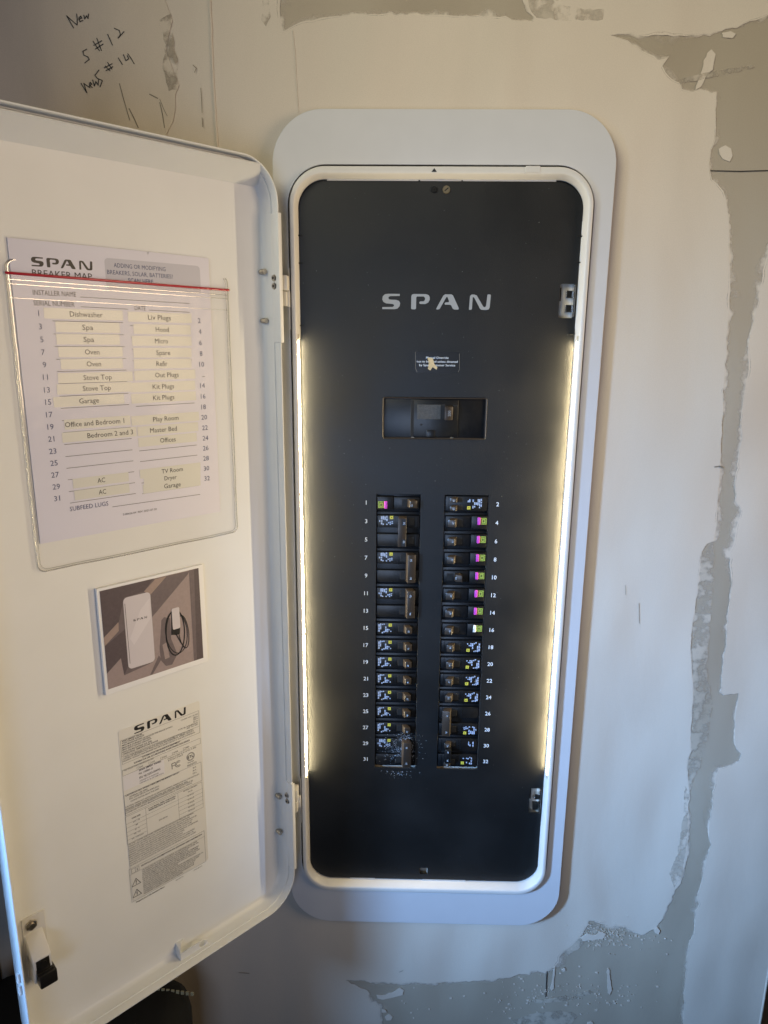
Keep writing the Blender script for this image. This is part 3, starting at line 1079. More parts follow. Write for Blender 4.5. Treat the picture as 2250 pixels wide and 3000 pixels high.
# folded rain flap along the top
xe0, ze0 = on_door(766, 484, -0.0275)
xe1, ze1 = on_door(753, 551, -0.0006)
bm = bmesh.new()
L = -DW + 0.004
t = 0.0012
zf = 0.4008
zb_ = 0.3830
hexa(bm, [(L, -0.0006 + t, zb_ + 0.0008), (xe1, -0.0006 + t, zb_ + 0.0008), (xe1, -0.0006, zb_ - 0.0005), (L, -0.0006, zb_ - 0.0005),
          (L, -0.0282, zf + 0.0010), (xe0, -0.0282, zf + 0.0010), (xe0, -0.0290, zf - 0.0002), (L, -0.0290, zf - 0.0002)])
mk("rain_flap", bm, M['door'], door, DOOR)
# cover strips on the hinge side
for za, zb in ((0.352, 0.205), (-0.400, -0.540)):
    bm = bmesh.new()
    box(bm, -0.0012, 0.0040, -0.0320, -0.0175, min(za, zb), max(za, zb), 0.0008)
    mk("hinge_plate", bm, M['door'], door, DOOR, smooth=True)
for px, py in ((802.3, 814.5), (803, 838), (840, 2330), (841.5, 2347)):
    d = DINV.to_3x3() @ ray(px, py)
    C0 = DINV @ CAM
    tt = (-0.0016 - C0.x) / d.x
    q = C0 + d * tt
    bm = bmesh.new()
    cyl(bm, (-0.0010, q.y, q.z), (-0.0030, q.y, q.z), 0.0042, 16, 0.0032)
    cyl(bm, (-0.0028, q.y, q.z), (-0.00315, q.y, q.z), 0.0018, 6, mi=1)
    mk("hinge_screw", bm, [M['zinc'], M['blackhole']], door, DOOR, smooth=True)
for px, py in ((763, 797), (768, 940), (810, 2328), (812, 2432)):
    x, z = on_door(px, py)
    bm = bmesh.new()
    cyl(bm, (x, 0.001, z), (x, -0.0095, z), 0.0030, 14)
    for k in range(4):
        cyl(bm, (x, -0.0030 - k * 0.0018, z), (x, -0.0040 - k * 0.0018, z), 0.0034, 14, 0.0030)
    mk("stud", bm, M['zinc'], door, DOOR, smooth=True)

# slam latch near the outer edge
lx, lz = on_door(112, 2795, -0.010)
nxx, nzz = on_door(92, 2711, -0.004)
bm = bmesh.new()
cyl(bm, (nxx, 0.0, nzz), (nxx, -0.0050, nzz), 0.0062, 6)
cyl(bm, (nxx, -0.0050, nzz), (nxx, -0.0070, nzz), 0.0036, 16)
mk("latch_nut", bm, M['zinc'], door, DOOR)


def latch_xz(px, py, y):
    return on_door(px, py, y)


bm = bmesh.new()
xl, xr = lx - 0.0095, lx + 0.0095
zt, zm, zl = lz + 0.0265, lz + 0.004, lz - 0.030
# mounting tongue, sloped hood, side cheek
box(bm, xl - 0.001, xr + 0.004, -0.0022, 0.0002, zl - 0.002, zt + 0.019, 0.0008)
hexa(bm, [(xl, -0.001, zm - 0.012), (xr, -0.001, zm - 0.012), (xr, -0.001, zt), (xl, -0.001, zt),
          (xl, -0.0235, zm - 0.012), (xr, -0.0235, zm - 0.012), (xr, -0.0235, zm + 0.001), (xl, -0.0235, zm + 0.001)], 0.0010)
hexa(bm, [(xl, -0.001, zl - 0.002), (xl + 0.0022, -0.001, zl - 0.002), (xl + 0.0022, -0.001, zm - 0.004), (xl, -0.001, zm - 0.004),
          (xl, -0.0215, zl + 0.004), (xl + 0.0022, -0.0215, zl + 0.004), (xl + 0.0022, -0.0235, zm - 0.004), (xl, -0.0235, zm - 0.004)], 0.0004)
hexa(bm, [(xr - 0.002, -0.001, zl + 0.008), (xr, -0.001, zl + 0.008), (xr, -0.001, zm - 0.004), (xr - 0.002, -0.001, zm - 0.004),
          (xr - 0.002, -0.0225, zl + 0.012), (xr, -0.0225, zl + 0.012), (xr, -0.0235, zm - 0.004), (xr - 0.002, -0.0235, zm - 0.004)], 0.0004)
mk("latch_housing", bm, M['bezel'], door, DOOR, smooth=True)
bm = bmesh.new()
box(bm, xl + 0.0024, xr - 0.0022, -0.0240, -0.003, zm - 0.022, zm - 0.0005, 0.0008)
box(bm, xl + 0.0030, xr + 0.0030, -0.0290, -0.006, zl - 0.001, zm - 0.018, 0.0018)
box(bm, xl + 0.0022, xr + 0.0005, -0.0262, -0.006, zm - 0.0185, zm - 0.0155, 0.0006)
cyl(bm, ((xl + xr) / 2, -0.0235, zm - 0.008), ((xl + xr) / 2, -0.0248, zm - 0.008), 0.0046, 16)
mk("latch_bolt", bm, M['darkmetal'], door, DOOR, smooth=True)
# small strike bumps on the outer edge
for z in (-0.470, -0.486):
    bm = bmesh.new()
    cyl(bm, (-DW - 0.0014, -0.022, z - 0.006), (-DW - 0.0014, -0.022, z + 0.006), 0.0022, 10)
    mk("edge_bump", bm, M['door'], door, DOOR, smooth=True)

# padlock tab on the lower edge
YT = -0.0125
ta, tb = on_door(532, 2792, YT), on_door(606, 2745, YT)
hx, hz = on_door(592, 2764, YT)
z_top = (ta[1] + tb[1]) / 2
x_l, x_r = ta[0] - 0.0005, tb[0] + 0.002
hgt = 0.0215
outl = [(x_l, z_top - hgt), (x_r - 0.010, z_top - hgt)]
for i in range(13):
    a = math.radians(-90 + 180 * i / 12)
    outl.append((x_r - 0.0108 + 0.0108 * math.cos(a), z_top - hgt / 2 + hgt / 2 * math.sin(a)))
outl += [(x_l, z_top)]
hole = [(hx + 0.0047 * math.cos(i * math.pi / 8), hz + 0.0047 * math.sin(i * math.pi / 8)) for i in range(16)]
bm = plate_bm([outl, hole[::-1]], YT - 0.0009, YT + 0.0009, 0.0003)
box(bm, x_l - 0.0016, x_l + 0.0006, YT - 0.0008, 0.0005, z_top - hgt - 0.001, z_top + 0.001, 0.0003)
hexa(bm, [(x_l - 0.001, 0.0, z_top + 0.008), (x_l + 0.011, 0.0, z_top + 0.008), (x_l + 0.011, 0.0, z_top + 0.0065), (x_l - 0.001, 0.0, z_top - 0.001),
          (x_l - 0.001, YT, z_top + 0.003), (x_l + 0.004, YT * 0.4, z_top + 0.008), (x_l + 0.004, YT * 0.4, z_top + 0.0065), (x_l - 0.001, YT, z_top - 0.001)])
mk("padlock_tab", bm, M['door'], door, DOOR)

# ------------------------------------------------------------------ breakers
rows_z = lambda n: -((n - 1) // 2) * 0.0254
BRK = {}


def marking(pr, x0, x1, z0, z1, seed, yellow=True, y=0.0):
    r = random.Random(seed)
    w, h = x1 - x0, z1 - z0
    cells = []
    nx_ = max(3, int(w / 0.0021))
    x = x0
    for i in range(nx_):
        cw = w / nx_
        z = z0 + r.uniform(0, h * 0.2)
        while z < z1 - 0.0012:
            l = r.uniform(0.0014, 0.0052)
            if r.random() < 0.72 and not (yellow and i >= nx_ - 3 and z + l > z0 + h * 0.52):
                pr.rect(x + cw * 0.08, x + cw * r.uniform(0.72, 0.95), z, min(z + l, z1), M['pale_ink'])
            z += l + r.uniform(0.0006, 0.0016)
        x += cw
    if yellow:
        a = 0.0044
        pr.rect(x1 - a, x1, z1 - a, z1, M['yellow'])
        pr.rect(x1 - a * 0.64, x1 - a * 0.36, z1 - a * 0.64, z1 - a * 0.36, M['ink'], 0.0001)


def toggle_bm(x0, x1, z0, z1, lean, high=0.0085):
    bm = bmesh.new()
    xa, xb = (x0, x1)
    cx0 = xa + (0.0012 if lean > 0 else 0.0)
    cx1 = xb - (0.0012 if lean < 0 else 0.0)
    sh = 0.0024 * lean
    hexa(bm, [(xa, 0.001, z0), (xb - 0.002, 0.001, z0), (xb - 0.002, 0.001, z1), (xa, 0.001, z1),
              (cx0 + sh, -high, z0 + 0.0008), (cx1 + sh, -high * 0.8, z0 + 0.0008), (cx1 + sh, -high * 0.8, z1 - 0.0008), (cx0 + sh, -high, z1 - 0.0008)],
         0.0006)
    return bm


def breaker(n, kind, label, span=1, amps="20", off=False, button='magenta', seed=None, group="circuit breakers plugged into the breaker box"):
    """a breaker beside row number n; span 2 covers the next row of the same column too"""
    side = 'L' if n % 2 else 'R'
    zc = rows_z(n) - (0.0127 if span == 2 else 0.0)
    if side == 'L':
        mw = Matrix.Translation((SLX['L'][0], 0.0, zc))
    else:
        mw = Matrix.Translation((SLX['R'][1], 0.0, zc)) @ Matrix.Rotation(math.pi, 4, 'Y')
    o = empty("circuit_breaker", None, label, "circuit breaker", group, mw)
    W_ = 0.0583
    H2 = 0.0127 * span
    upright = 1 if side == 'L' else -1
    bm = bmesh.new()
    # shoulders low, face high, one raised face for each pole
    box(bm, 0.0003, W_ - 0.0003, 0.0045, 0.060, -H2 + 0.0003, H2 - 0.0003, 0.0004)
    for k in range(span):
        z0 = -H2 + 0.0254 * k
        a, b = z0 + 0.0026, z0 + 0.0222
        if kind == 'tandem':
            a, b = z0 + 0.0012, z0 + 0.0242
        if kind == 'afci':
            hexa(bm, [(0.0008, 0.006, a), (0.0225, 0.006, a), (0.0225, 0.006, b), (0.0008, 0.006, b),
                      (0.0012, -0.0012, a + 0.0012), (0.0220, -0.0012, a + 0.0012), (0.0220, -0.0012, b - 0.0012), (0.0012, -0.0012, b - 0.0012)], 0.0005)
            hexa(bm, [(0.0225, 0.006, a + 0.0008), (W_ - 0.0012, 0.006, a + 0.0008), (W_ - 0.0012, 0.006, b - 0.0008), (0.0225, 0.006, b - 0.0008),
                      (0.0228, 0.0004, a + 0.0020), (W_ - 0.0022, 0.0004, a + 0.0020), (W_ - 0.0022, 0.0004, b - 0.0020), (0.0228, 0.0004, b - 0.0020)], 0.0004)
        else:
            hexa(bm, [(0.0008, 0.006, a), (W_ - 0.0008, 0.006, a), (W_ - 0.0008, 0.006, b), (0.0008, 0.006, b),
                      (0.0014, 0.0004, a + 0.0016), (W_ - 0.0014, 0.0004, a + 0.0016), (W_ - 0.0014, 0.0004, b - 0.0016), (0.0014, 0.0004, b - 0.0016)], 0.0005)
            for xr_ in (0.0248, 0.0285, 0.0525):
                box(bm, xr_, xr_ + 0.0005, -0.0001, 0.002, a + 0.0024, b - 0.0024)
            box(bm, 0.0025, 0.0228, -0.00005, 0.002, a + 0.0020, a + 0.0024)
    mk("breaker_body", bm, M['black'], o, mw, smooth=True)
    ty = 0.0
    pr = Print(-0.0003)
    sd = n if seed is None else seed
    fl = 0.0 if side == 'L' else math.pi
    if kind == 'single':
        bm = bmesh.new()
        box(bm, 0.0312, 0.0382, -0.0003, 0.004, -0.0046, 0.0052, 0.0002)
        mk("toggle_slot", bm, M['blackhole'], o, mw)
        tg = mk("toggle", toggle_bm(0.0382, 0.0478, -0.0056, 0.0056, 1), M['toggle'], o, mw, smooth=True)
        pt = Print(-0.0080)
        pt.text(amps, 0.0452, -0.0010, 0.0022, M['white_ink'], rot=math.pi / 2)
        pt.build("rating_number", tg, mw)
        marking(pr, 0.0034, 0.0222, -0.0075, 0.0072, 77)
    elif kind == 'afci':
        bm = bmesh.new()
        sx = (0.0335, 0.0405) if not off else (0.0445, 0.0525)
        box(bm, sx[0], sx[1], -0.0003, 0.004, -0.0046, 0.0052, 0.0002)
        mk("toggle_slot", bm, M['blackhole'], o, mw)
        tx = (0.0405, 0.0512) if not off else (0.0345, 0.0445)
        tg = mk("toggle", toggle_bm(tx[0], tx[1], -0.0056, 0.0056, 1 if not off else -1), M['toggle'], o, mw, smooth=True)
        pt = Print(-0.0088)
        pt.text(amps, tx[0] + 0.0060, -0.0010, 0.0022, M['white_ink'], rot=math.pi / 2)
        pt.build("rating_number", tg, mw)
        pb = Print(-0.0015)
        gz0, gz1 = -0.0068, 0.0020
        pb.rect(0.0022, 0.0100, gz0, gz1, M['green'])
        for k, e in ((0.0013, 0.0007), (0.0033, 0.0008)):
            xa, xb, za, zb = 0.0022 + k, 0.0100 - k, gz0 + k, gz1 - k
            pb.line([(xa, za), (xb, za), (xb, zb), (xa, zb)], e, M['ink'], 0.0001, True)
        pb.build("test_mark", o, mw)
        bm = bmesh.new()
        box(bm, 0.0104, 0.0142, -0.0030, 0.0, gz0 - 0.0006, gz1 + 0.0004, 0.0005)
        tb_ = mk("test_button", bm, M[button + ('' if button == 'magenta' else 'btn')], o, mw, smooth=True)
        marks = Print(-0.0003)
    elif kind == 'tie':
        # two poles joined by one tall handle; off leans to the left
        bx = {3: (0.0300, 0.0420), 29: (0.0380, 0.0510)}.get(n, (0.0400, 0.0520))
        sxx = (0.0425, 0.0502) if n == 3 else (bx[0] - 0.0072, bx[0])
        for k in (-1, 1):
            bm = bmesh.new()
            box(bm, sxx[0], sxx[1], -0.0003, 0.004, k * 0.0127 - 0.0046, k * 0.0127 + 0.0050, 0.0002)
            mk("toggle_slot", bm, M['blackhole'], o, mw)
        bm = toggle_bm(bx[0], bx[1], -0.0205, 0.0205, -0.4 if n == 3 else 0.6, 0.0095)
        tg = mk("tie_handle", bm, M['toggle'], o, mw, smooth=True)
        pt = Print(-0.0092)
        xc = (bx[0] + bx[1]) / 2 + 0.0010
        if n == 3:
            for k in (-1, 1):
                pt.rect(xc - 0.0032, xc + 0.0022, k * 0.0140 - 0.0046, k * 0.0140 + 0.0046, M['ink'], 0.0004)
        if pt.v:
            pt.build("handle_recess", tg, mw)
        for k in (-1, 1):
            pt = Print(-0.0098)
            pt.text(amps, xc, k * 0.0127, 0.0024, M['white_ink'], rot=math.pi / 2)
            pt.build("rating_number", tg, mw)
        zz = 0.0127 * upright if side == 'L' else 0.0127
        marking(pr, 0.0034, 0.0222, zz - 0.0060, zz + 0.0078, 78)
    elif kind == 'tandem':
        poles = ((-0.0052, 0.0052),) if span == 1 else ((0.0127, -0.0127),)
        if span == 1:
            for k in (-1, 1):
                bm = bmesh.new()
                box(bm, 0.0350, 0.0410, -0.0003, 0.004, k * 0.0053 - 0.0032, k * 0.0053 + 0.0032, 0.0002)
                mk("toggle_slot", bm, M['blackhole'], o, mw)
                tg = mk("toggle", toggle_bm(0.0408, 0.0500, k * 0.0055 - 0.0036, k * 0.0055 + 0.0036, 0.7, 0.0075), M['toggle'], o, mw, smooth=True)
                pt = Print(-0.0073)
                pt.text(amps, 0.0468, k * 0.0055, 0.0022, M['white_ink'], rot=math.pi / 2)
                pt.build("rating_number", tg, mw)
            marking(pr, 0.0090, 0.0285, -0.0075, 0.0075, 79, True)
        else:
            for zz in (0.0150, -0.0150):
                bm = bmesh.new()
                box(bm, 0.0330, 0.0385, -0.0003, 0.004, zz - 0.0042, zz + 0.0042, 0.0002)
                mk("toggle_slot", bm, M['blackhole'], o, mw)
                tg = mk("toggle", toggle_bm(0.0385, 0.0478, zz - 0.0042, zz + 0.0042, 0.6, 0.0075), M['toggle'], o, mw, smooth=True)
                pt = Print(-0.0073)
                pt.text("20", 0.0445, zz, 0.0022, M['white_ink'], rot=math.pi / 2)
                pt.build("rating_number", tg, mw)
            bm = bmesh.new()
            box(bm, 0.0392, 0.0482, -0.0098, 0.001, -0.0105, 0.0112, 0.0010)
            tg = mk("tie_handle", bm, M['black'], o, mw, smooth=True)
            for zz in (0.0066, -0.0066):
                pt = Print(-0.0100)
                pt.text("R", 0.0437, zz, 0.0030, M['white_ink'], rot=math.pi)
                pt.build("handle_letter", tg, mw)
            marking(pr, 0.0065, 0.0150, -0.0190, -0.0105, 80, False)
            marking(pr, 0.0080, 0.0240, 0.0055, 0.0180, 81, True)
    if pr.v:
        pr.build("breaker_marking", o, mw)
    BRK[n] = o
    return o


breaker(1, 'afci', "breaker with a magenta button at its left, topmost in the left column", amps="15")
breaker(3, 'tie', "two-pole breaker with a wide speckled tie handle thrown left, second in the left column", 2, "50")
breaker(7, 'tie', "two-pole breaker with a tall tie handle, upper of two alike in the left column", 2, "50")
breaker(11, 'tie', "two-pole breaker with a tall tie handle, lower of two alike in the left column", 2, "50")
for n, t in ((15, "uppermost of the seven single breakers under the tall tie handles, left column"),
             (17, "second from the top of the seven single breakers in the left column"),
             (19, "third from the top of the seven single breakers in the left column"),
             (21, "middle one of the seven single breakers in the left column"),
             (23, "third from the bottom of the seven single breakers in the left column"),
             (25, "last but one of the seven single breakers in the left column"),
             (27, "lowest of the seven single breakers, right above the dusty two-pole one")):
    breaker(n, 'single', t, amps="20" if n != 17 else "15")
breaker(29, 'tie', "two-pole breaker dusted with plaster at the foot of the left column", 2, "30")
breaker(2, 'tandem', "slim twin-toggle breaker at the top of the right column", amps="20")
breaker(4, 'afci', "magenta-button breaker right under the slim twin-toggle breaker", amps="20")
breaker(6, 'afci', "second magenta-button breaker below the slim twin-toggle breaker, right column", amps="15")
breaker(8, 'afci', "magenta-button breaker right above the one thrown the other way", amps="15")
breaker(10, 'afci', "magenta-button breaker with its toggle thrown the other way, towards the button", amps="20", off=True)
breaker(12, 'afci', "magenta-button breaker right below the one thrown the other way", amps="20")
breaker(14, 'afci', "magenta-button breaker right above the white-button breaker", amps="20")
breaker(16, 'afci', "breaker with a white button beside its green mark, right column", amps="20", button='white')
breaker(18, 'single', "single breaker printed upside down, right under the white-button breaker", amps="15")
breaker(20, 'single', "second of the four single breakers printed upside down, right column", amps="20")
breaker(22, 'single', "third of the four single breakers printed upside down, right column", amps="20")
breaker(24, 'single', "lowest of the four single breakers printed upside down, above a dark tie handle", amps="20")
breaker(26, 'tie', "two-pole breaker with a dark tie handle low in the right column", 2, "15")
breaker(30, 'tandem', "four-toggle breaker with black handle marked R R, foot of the right column", 2, "20")

# main switch behind its own window
mbz = (MB[2] + MB[3]) / 2
mw = Matrix.Translation((MB[0], 0.0, MB[2]))
main = empty("main_breaker", None, "black main switch marked 200 in the wide window above the breaker rows", "main switch", None, mw)
k = 0.0001039
Wm, Hm = MB[1] - MB[0], MB[3] - MB[2]
bm = bmesh.new()
box(bm, 0.0004, Wm - 0.0004, 0.0030, 0.04, 0.0004, Hm - 0.0004, 0.0006)
x0, x1 = 350 * k, 935 * k
box(bm, x0, x1, 0.0005, 0.02, 0.0030, Hm - 0.0030, 0.0008)
box(bm, 545 * k, 650 * k, -0.0012, 0.004, 0.0026, 0.0115, 0.0005)
mk("switch_body", bm, M['black'], main, mw, smooth=True)
bm = bmesh.new()
box(bm, x0 - 0.0002, x0 + 0.0035, 0.0001, 0.010, 0.0034, Hm - 0.0040, 0.0002)
box(bm, 715 * k, 770 * k, 0.0000, 0.010, 0.0262, 0.0450, 0.0002)
box(bm, 870 * k, 925 * k, 0.0000, 0.010, 0.0255, 0.0440, 0.0002)
for a in (480, 710):
    cyl(bm, (a * k, -0.0001, 0.0185), (a * k, 0.006, 0.0185), 0.0013, 10)
mk("switch_slot", bm, M['blackhole'], main, mw)
bm = bmesh.new()
sweep(bm, 0.0002, Wm - 0.0002, 0.0002, Hm - 0.0002, 0.0027, [(0, 0, 0.004, 0), (0, 0, -0.0003, 0), (0.0004, 0.0004, -0.0008, 0),
                                                      (0.0011, 0.0011, -0.0006, 0), (0.0016, 0.0016, 0.0010, 0), (0.0018, 0.0018, 0.0055, 0)], n=4)
mk("window_rim", bm, M['toggle'], main, mw, smooth=True)
bm = bmesh.new()
box(bm, 430 * k, 715 * k, -0.0002, 0.004, 0.0258, 0.0442, 0.0002)
mk("rating_plate", bm, M['silver_label'], main, mw)
bm = toggle_bm(770 * k, 880 * k, 0.0248, 0.0432, -0.3, 0.0085)
tg = mk("toggle", bm, M['toggle'], main, mw, smooth=True)
pt = Print(-0.0088)
pt.text("200", 818 * k, 0.0340, 0.0034, M['letter'], rot=math.pi / 2)
pt.build("rating_number", tg, mw)
for a in (375, 865):
    bm = bmesh.new()
    box(bm, a * k - 0.0022, a * k + 0.0022, 0.0010, 0.004, 0.0006, 0.0020, 0.0003)
    mk("window_clip", bm, M['bezel'], main, mw)

# plaster dust fallen on the lowest left breaker and on the cover below it
bm = bmesh.new()
r9 = random.Random(11)
for i in range(1300):
    q = r9.random()
    if q < 0.55:
        x, z, y = r9.gauss(-0.036, 0.011), r9.gauss(-0.366, 0.011), 0.0002
        if not (-0.0715 < x < -0.017 and z > -0.388):
            continue
        y = 0.0040 if abs(z + 0.3683) < 0.004 else 0.0001
    elif q < 0.60:
        x, z, y = r9.gauss(-0.040, 0.009), -0.3990 - abs(r9.gauss(0, 0.005)), -0.0001
    elif q < 0.63:
        x, z, y = r9.gauss(-0.009, 0.004), r9.gauss(-0.362, 0.014), -0.0001
        if x < -0.0130 or r9.random() < 0.3:
            continue
    else:
        x, z, y = r9.gauss(-0.030, 0.005), r9.gauss(-0.355, 0.008), 0.0001
    s = r9.choice((0.00016, 0.00022, 0.00034)) * r9.uniform(0.6, 1.4)
    v = [bm.verts.new((x + a * s, y - 0.0002, z + b * s)) for a, b in ((-1, -0.6), (0.7, -1), (1, 0.8), (-0.6, 1))]
    bm.faces.new(v)
dust = mk("plaster_dust", bm, M['dust'])
tag(dust, "white plaster dust scattered over the lowest left breaker and the cover", "dust", None, "stuff")

# ------------------------------------------------------------------ things on the door
# breaker map sheet
c3 = lambda a, b: (a / 2.212, 650 + b / 2.212)
c4 = lambda a, b: (a / 2.212, 1150 + b / 2.212)
PX0, PX1, PZ0, PZ1 = -0.2885, -0.0763, 0.0020, 0.2983
mapo = empty("breaker_map", None, "white breaker map sheet with typed circuit names in the clear pouch", "paper sheet", None,
             DOOR @ Matrix.Translation((PX0, -0.0008, PZ0)))
bm = plate_bm([[(PX0, PZ0), (PX1, PZ0), (PX1, PZ1 - 0.0006), (-0.150, PZ1), (-0.1495, PZ1 - 0.004), (-0.1485, PZ1), (PX0, PZ1 + 0.0004)]], -0.0011, -0.0008)
mk("sheet", bm, M['paper'], mapo, DOOR)
p = Print(-0.00125)
D = lambda f, a, b: on_door(*f(a, b), -0.0012)
xa, za = D(c3, 205, 288)
xb, zb = D(c3, 602, 314)
zt0 = D(c3, 203, 224)[1]
logo(p, xa, xb, (za + zb) / 2, zt0, M['ink'], (55, 25, 72))
xa, za = D(c3, 210, 349)
xb, zb = D(c3, 598, 374)
p.text("BREAKER MAP", xa, (za + zb) / 2 - 0.0004, 0.0062, M['ink'], width=xb - xa, align='L')
bx0, bz1 = D(c3, 675, 232)
bx1, bz0 = D(c3, 1303, 470)
gb = rrect(bx0, bx1, bz0, bz1, 0.004, 4)
p.shape(gb, M['greybox'], -0.00008)
for t, l, r_, b in (("ADDING OR MODIFYING", (738, 292), (1073, 322), 0), ("BREAKERS, SOLAR, BATTERIES?", (695, 337), (1120, 369), 0),
                    ("SCAN HERE", (831, 391), (994, 403), 0.015)):
    xa, za = D(c3, *l)
    xb, zb = D(c3, *r_)
    p.text(t, xa, (za + zb) / 2, 0.0042, M['blue_ink'] if b == 0 else M['blue_ink'], width=xb - xa, align='L', bold=b)
for t, l, r_ in (("INSTALLER NAME", (214, 472), (494, 487)), ("SERIAL NUMBER", (219, 540), (484, 551)), ("DATE", (874, 572), (944, 574))):
    xa, za = D(c3, *l)
    xb, zb = D(c3, *r_)
    p.text(t, xa, (za + zb) / 2, 0.0047, M['thin_ink'], width=xb - xa, align='L')
for l, r_ in (((520, 487), (1226, 529)), ((525, 550), (828, 566)), ((968, 572), (1228, 586))):
    p.line([D(c3, *l), D(c3, *r_)], 0.0005, M['thin_ink'])
LN = {1: (c3, 250, 592), 3: (c3, 262, 678), 5: (c3, 271, 762), 7: (c3, 278, 845), 9: (c3, 288, 926), 11: (c3, 294, 1006),
      13: (c3, 304, 1089), 15: (c3, 312, 1168), 17: (c4, 319, 143), 19: (c4, 327, 222), 21: (c4, 332, 301), 23: (c4, 342, 380),
      25: (c4, 350, 457), 27: (c4, 357, 533), 29: (c4, 365, 610), 31: (c4, 370, 686)}
RN = {2: (c3, 1291, 640), 4: (c3, 1296, 711), 6: (c3, 1299, 783), 8: (c3, 1303, 853), 10: (c3, 1307, 923), 14: (c3, 1312, 1061),
      16: (c3, 1316, 1130), 18: (c4, 1319, 93), 20: (c4, 1323, 160), 22: (c4, 1328, 228), 24: (c4, 1331, 295), 26: (c4, 1333, 360),
      28: (c4, 1335, 426), 30: (c4, 1338, 491), 32: (c4, 1342, 556)}
for n, (f, a, b) in list(LN.items()) + list(RN.items()):
    x, z = D(f, a, b)
    p.text(str(n), x, z, 0.0054, M['blue_ink'])
x, z = D(c3, 1319, 1003)
p.line([(x - 0.0016, z), (x + 0.0016, z)], 0.0005, M['thin_ink'])
llx0, _ = D(c3, 338, 625)
llx1, _ = D(c3, 795, 641)
rlx0, _ = D(c3, 842, 640)
rlx1, _ = D(c3, 1232, 658)
for n in LN:
    z = D(*LN[n])[1]
    p.line([(llx0, z - 0.0069), (llx1, z - 0.0069)], 0.0005, M['thin_ink'])
zr = {n: D(*RN[n])[1] for n in RN}
zr[12] = (zr[10] + zr[14]) / 2
for n in range(2, 33, 2):
    p.line([(rlx0, zr[n] - 0.0072), (rlx1, zr[n] - 0.0072)], 0.0005, M['thin_ink'])
xa, za = D(c4, 454, 768)
xb, zb = D(c4, 703, 733)
p.text("SUBFEED LUGS", xa, (za + zb) / 2, 0.0047, M['blue_ink'], width=xb - xa, align='L')
p.line([D(c4, 729, 741), D(c4, 1296, 660)], 0.0005, M['thin_ink'])
xa, za = D(c4, 797, 793)
xb, zb = D(c4, 1016, 764)
p.text("2-00626-04  REV. 2021-07-30", xa, (za + zb) / 2, 0.0021, M['thin_ink'], width=xb - xa, align='L')
p.build("sheet_print", mapo, DOOR)
# typed name strips stuck on the sheet
STR = [("Dishwasher", c3, 560, 600, 285, 795, 212), ("Spa", c3, 568, 684, 360, 775, 70), ("Spa", c3, 575, 762, 365, 775, 68),
       ("Oven", c3, 597, 843, 378, 795, 93), ("Oven", c3, 608, 920, 393, 795, 93), ("Stove Top", c3, 633, 1007, 375, 860, 183),
       ("Stove Top", c3, 628, 1077, 368, 850, 182), ("Garage", c3, 577, 1158, 345, 805, 128), ("Office and Bedroom 1", c4, 618, 195, 415, 845, 385),
       ("Bedroom 2 and 3", c4, 717, 267, 400, 885, 297), ("AC", c4, 656, 568, 470, 835, 50), ("AC", c4, 663, 643, 480, 840, 48),
       ("Liv Plugs", c3, 1033, 620, 830, 1240, 147), ("Hood", c3, 1051, 697, 865, 1235, 84), ("Micro", c3, 1046, 772, 855, 1240, 84),
       ("Spare", c3, 1058, 848, 865, 1240, 90), ("Refir", c3, 1049, 919, 868, 1240, 72), ("Out Plugs", c3, 1082, 991, 870, 1265, 153),
       ("Kit Plugs", c3, 1059, 1066, 850, 1265, 139), ("Kit Plugs", c3, 1061, 1137, 850, 1270, 138), ("Play Room", c4, 1075, 168, 850, 1290, 165),
       ("Master Bed", c4, 1060, 239, 890, 1285, 174), ("Offices", c4, 1088, 306, 895, 1275, 101), ("TV Room", c4, 1116, 503, 905, 1300, 138),
       ("Dryer", c4, 1105, 551, 930, 1300, 79), ("Garage", c4, 1117, 600, 925, 1300, 108)]
for i, (t, f, cx, cy, xl_, xr2, wpx) in enumerate(STR):
    x, z = D(f, cx, cy)
    xa, _ = D(f, xl_, cy)
    xb, _ = D(f, xr2, cy)
    w = D(f, cx + wpx / 2, cy)[0] - D(f, cx - wpx / 2, cy)[0]
    hh = 0.0051 if t not in ("Dryer", "TV Room") else 0.0048
    half = 0.0051 if t not in ("Dryer",) else 0.0044
    yy = 0.00125 + 0.00004 * (i % 3)
    bm = bmesh.new()
    box(bm, xa, xb, -yy - 0.00004, -yy, z - half, z + half)
    ns = mk("name_strip", bm, M['tape'], mapo, DOOR)
    pt = Print(-yy - 0.00014)
    pt.text(t, x, z, hh, M['ink'], width=w)
    pt.build("strip_print", ns, DOOR)

# clear pouch with its red zip
QX0, QX1, QZ0, QZ1 = -0.2934, -0.0535, -0.0278, 0.2705
pouch = empty("document_pouch", None, "clear plastic zip pouch with a red top strip hung on the door", "plastic pouch", None,
              DOOR @ Matrix.Translation((QX0, -0.0004, QZ0)))
bm = bmesh.new()
bm.faces.new([bm.verts.new((x, -0.0021, z)) for x, z in rrect(QX0, QX1, QZ0, QZ1 - 0.003, 0.006, 5)])
mk("clear_film", bm, M['film'], pouch, DOOR)
bm = bmesh.new()
rr = rrect(QX0, QX1, QZ0, QZ1 + 0.009, 0.008, 6)
path = [(x + 0.0004 * math.sin(z * 160), -0.0016, z) for x, z in rr[7:]]
dens = []
seq = rr[7:14] + [(QX0, QZ1 - 0.02 - i * 0.02) for i in range(13)] + rr[14:21] + [(QX0 + 0.02 + i * 0.02, QZ0) for i in range(10)] + rr[21:28] + \
      [(QX1, QZ0 + 0.02 + i * 0.012) for i in range(22)] + rr[0:4]
for i, (x, z) in enumerate(seq):
    wob = 0.0007 * noise.noise(Vector((x * 40, z * 55, 2.0)))
    dens.append((x + wob, -0.0019, z + wob))
tube(bm, dens, 0.0008, 8)
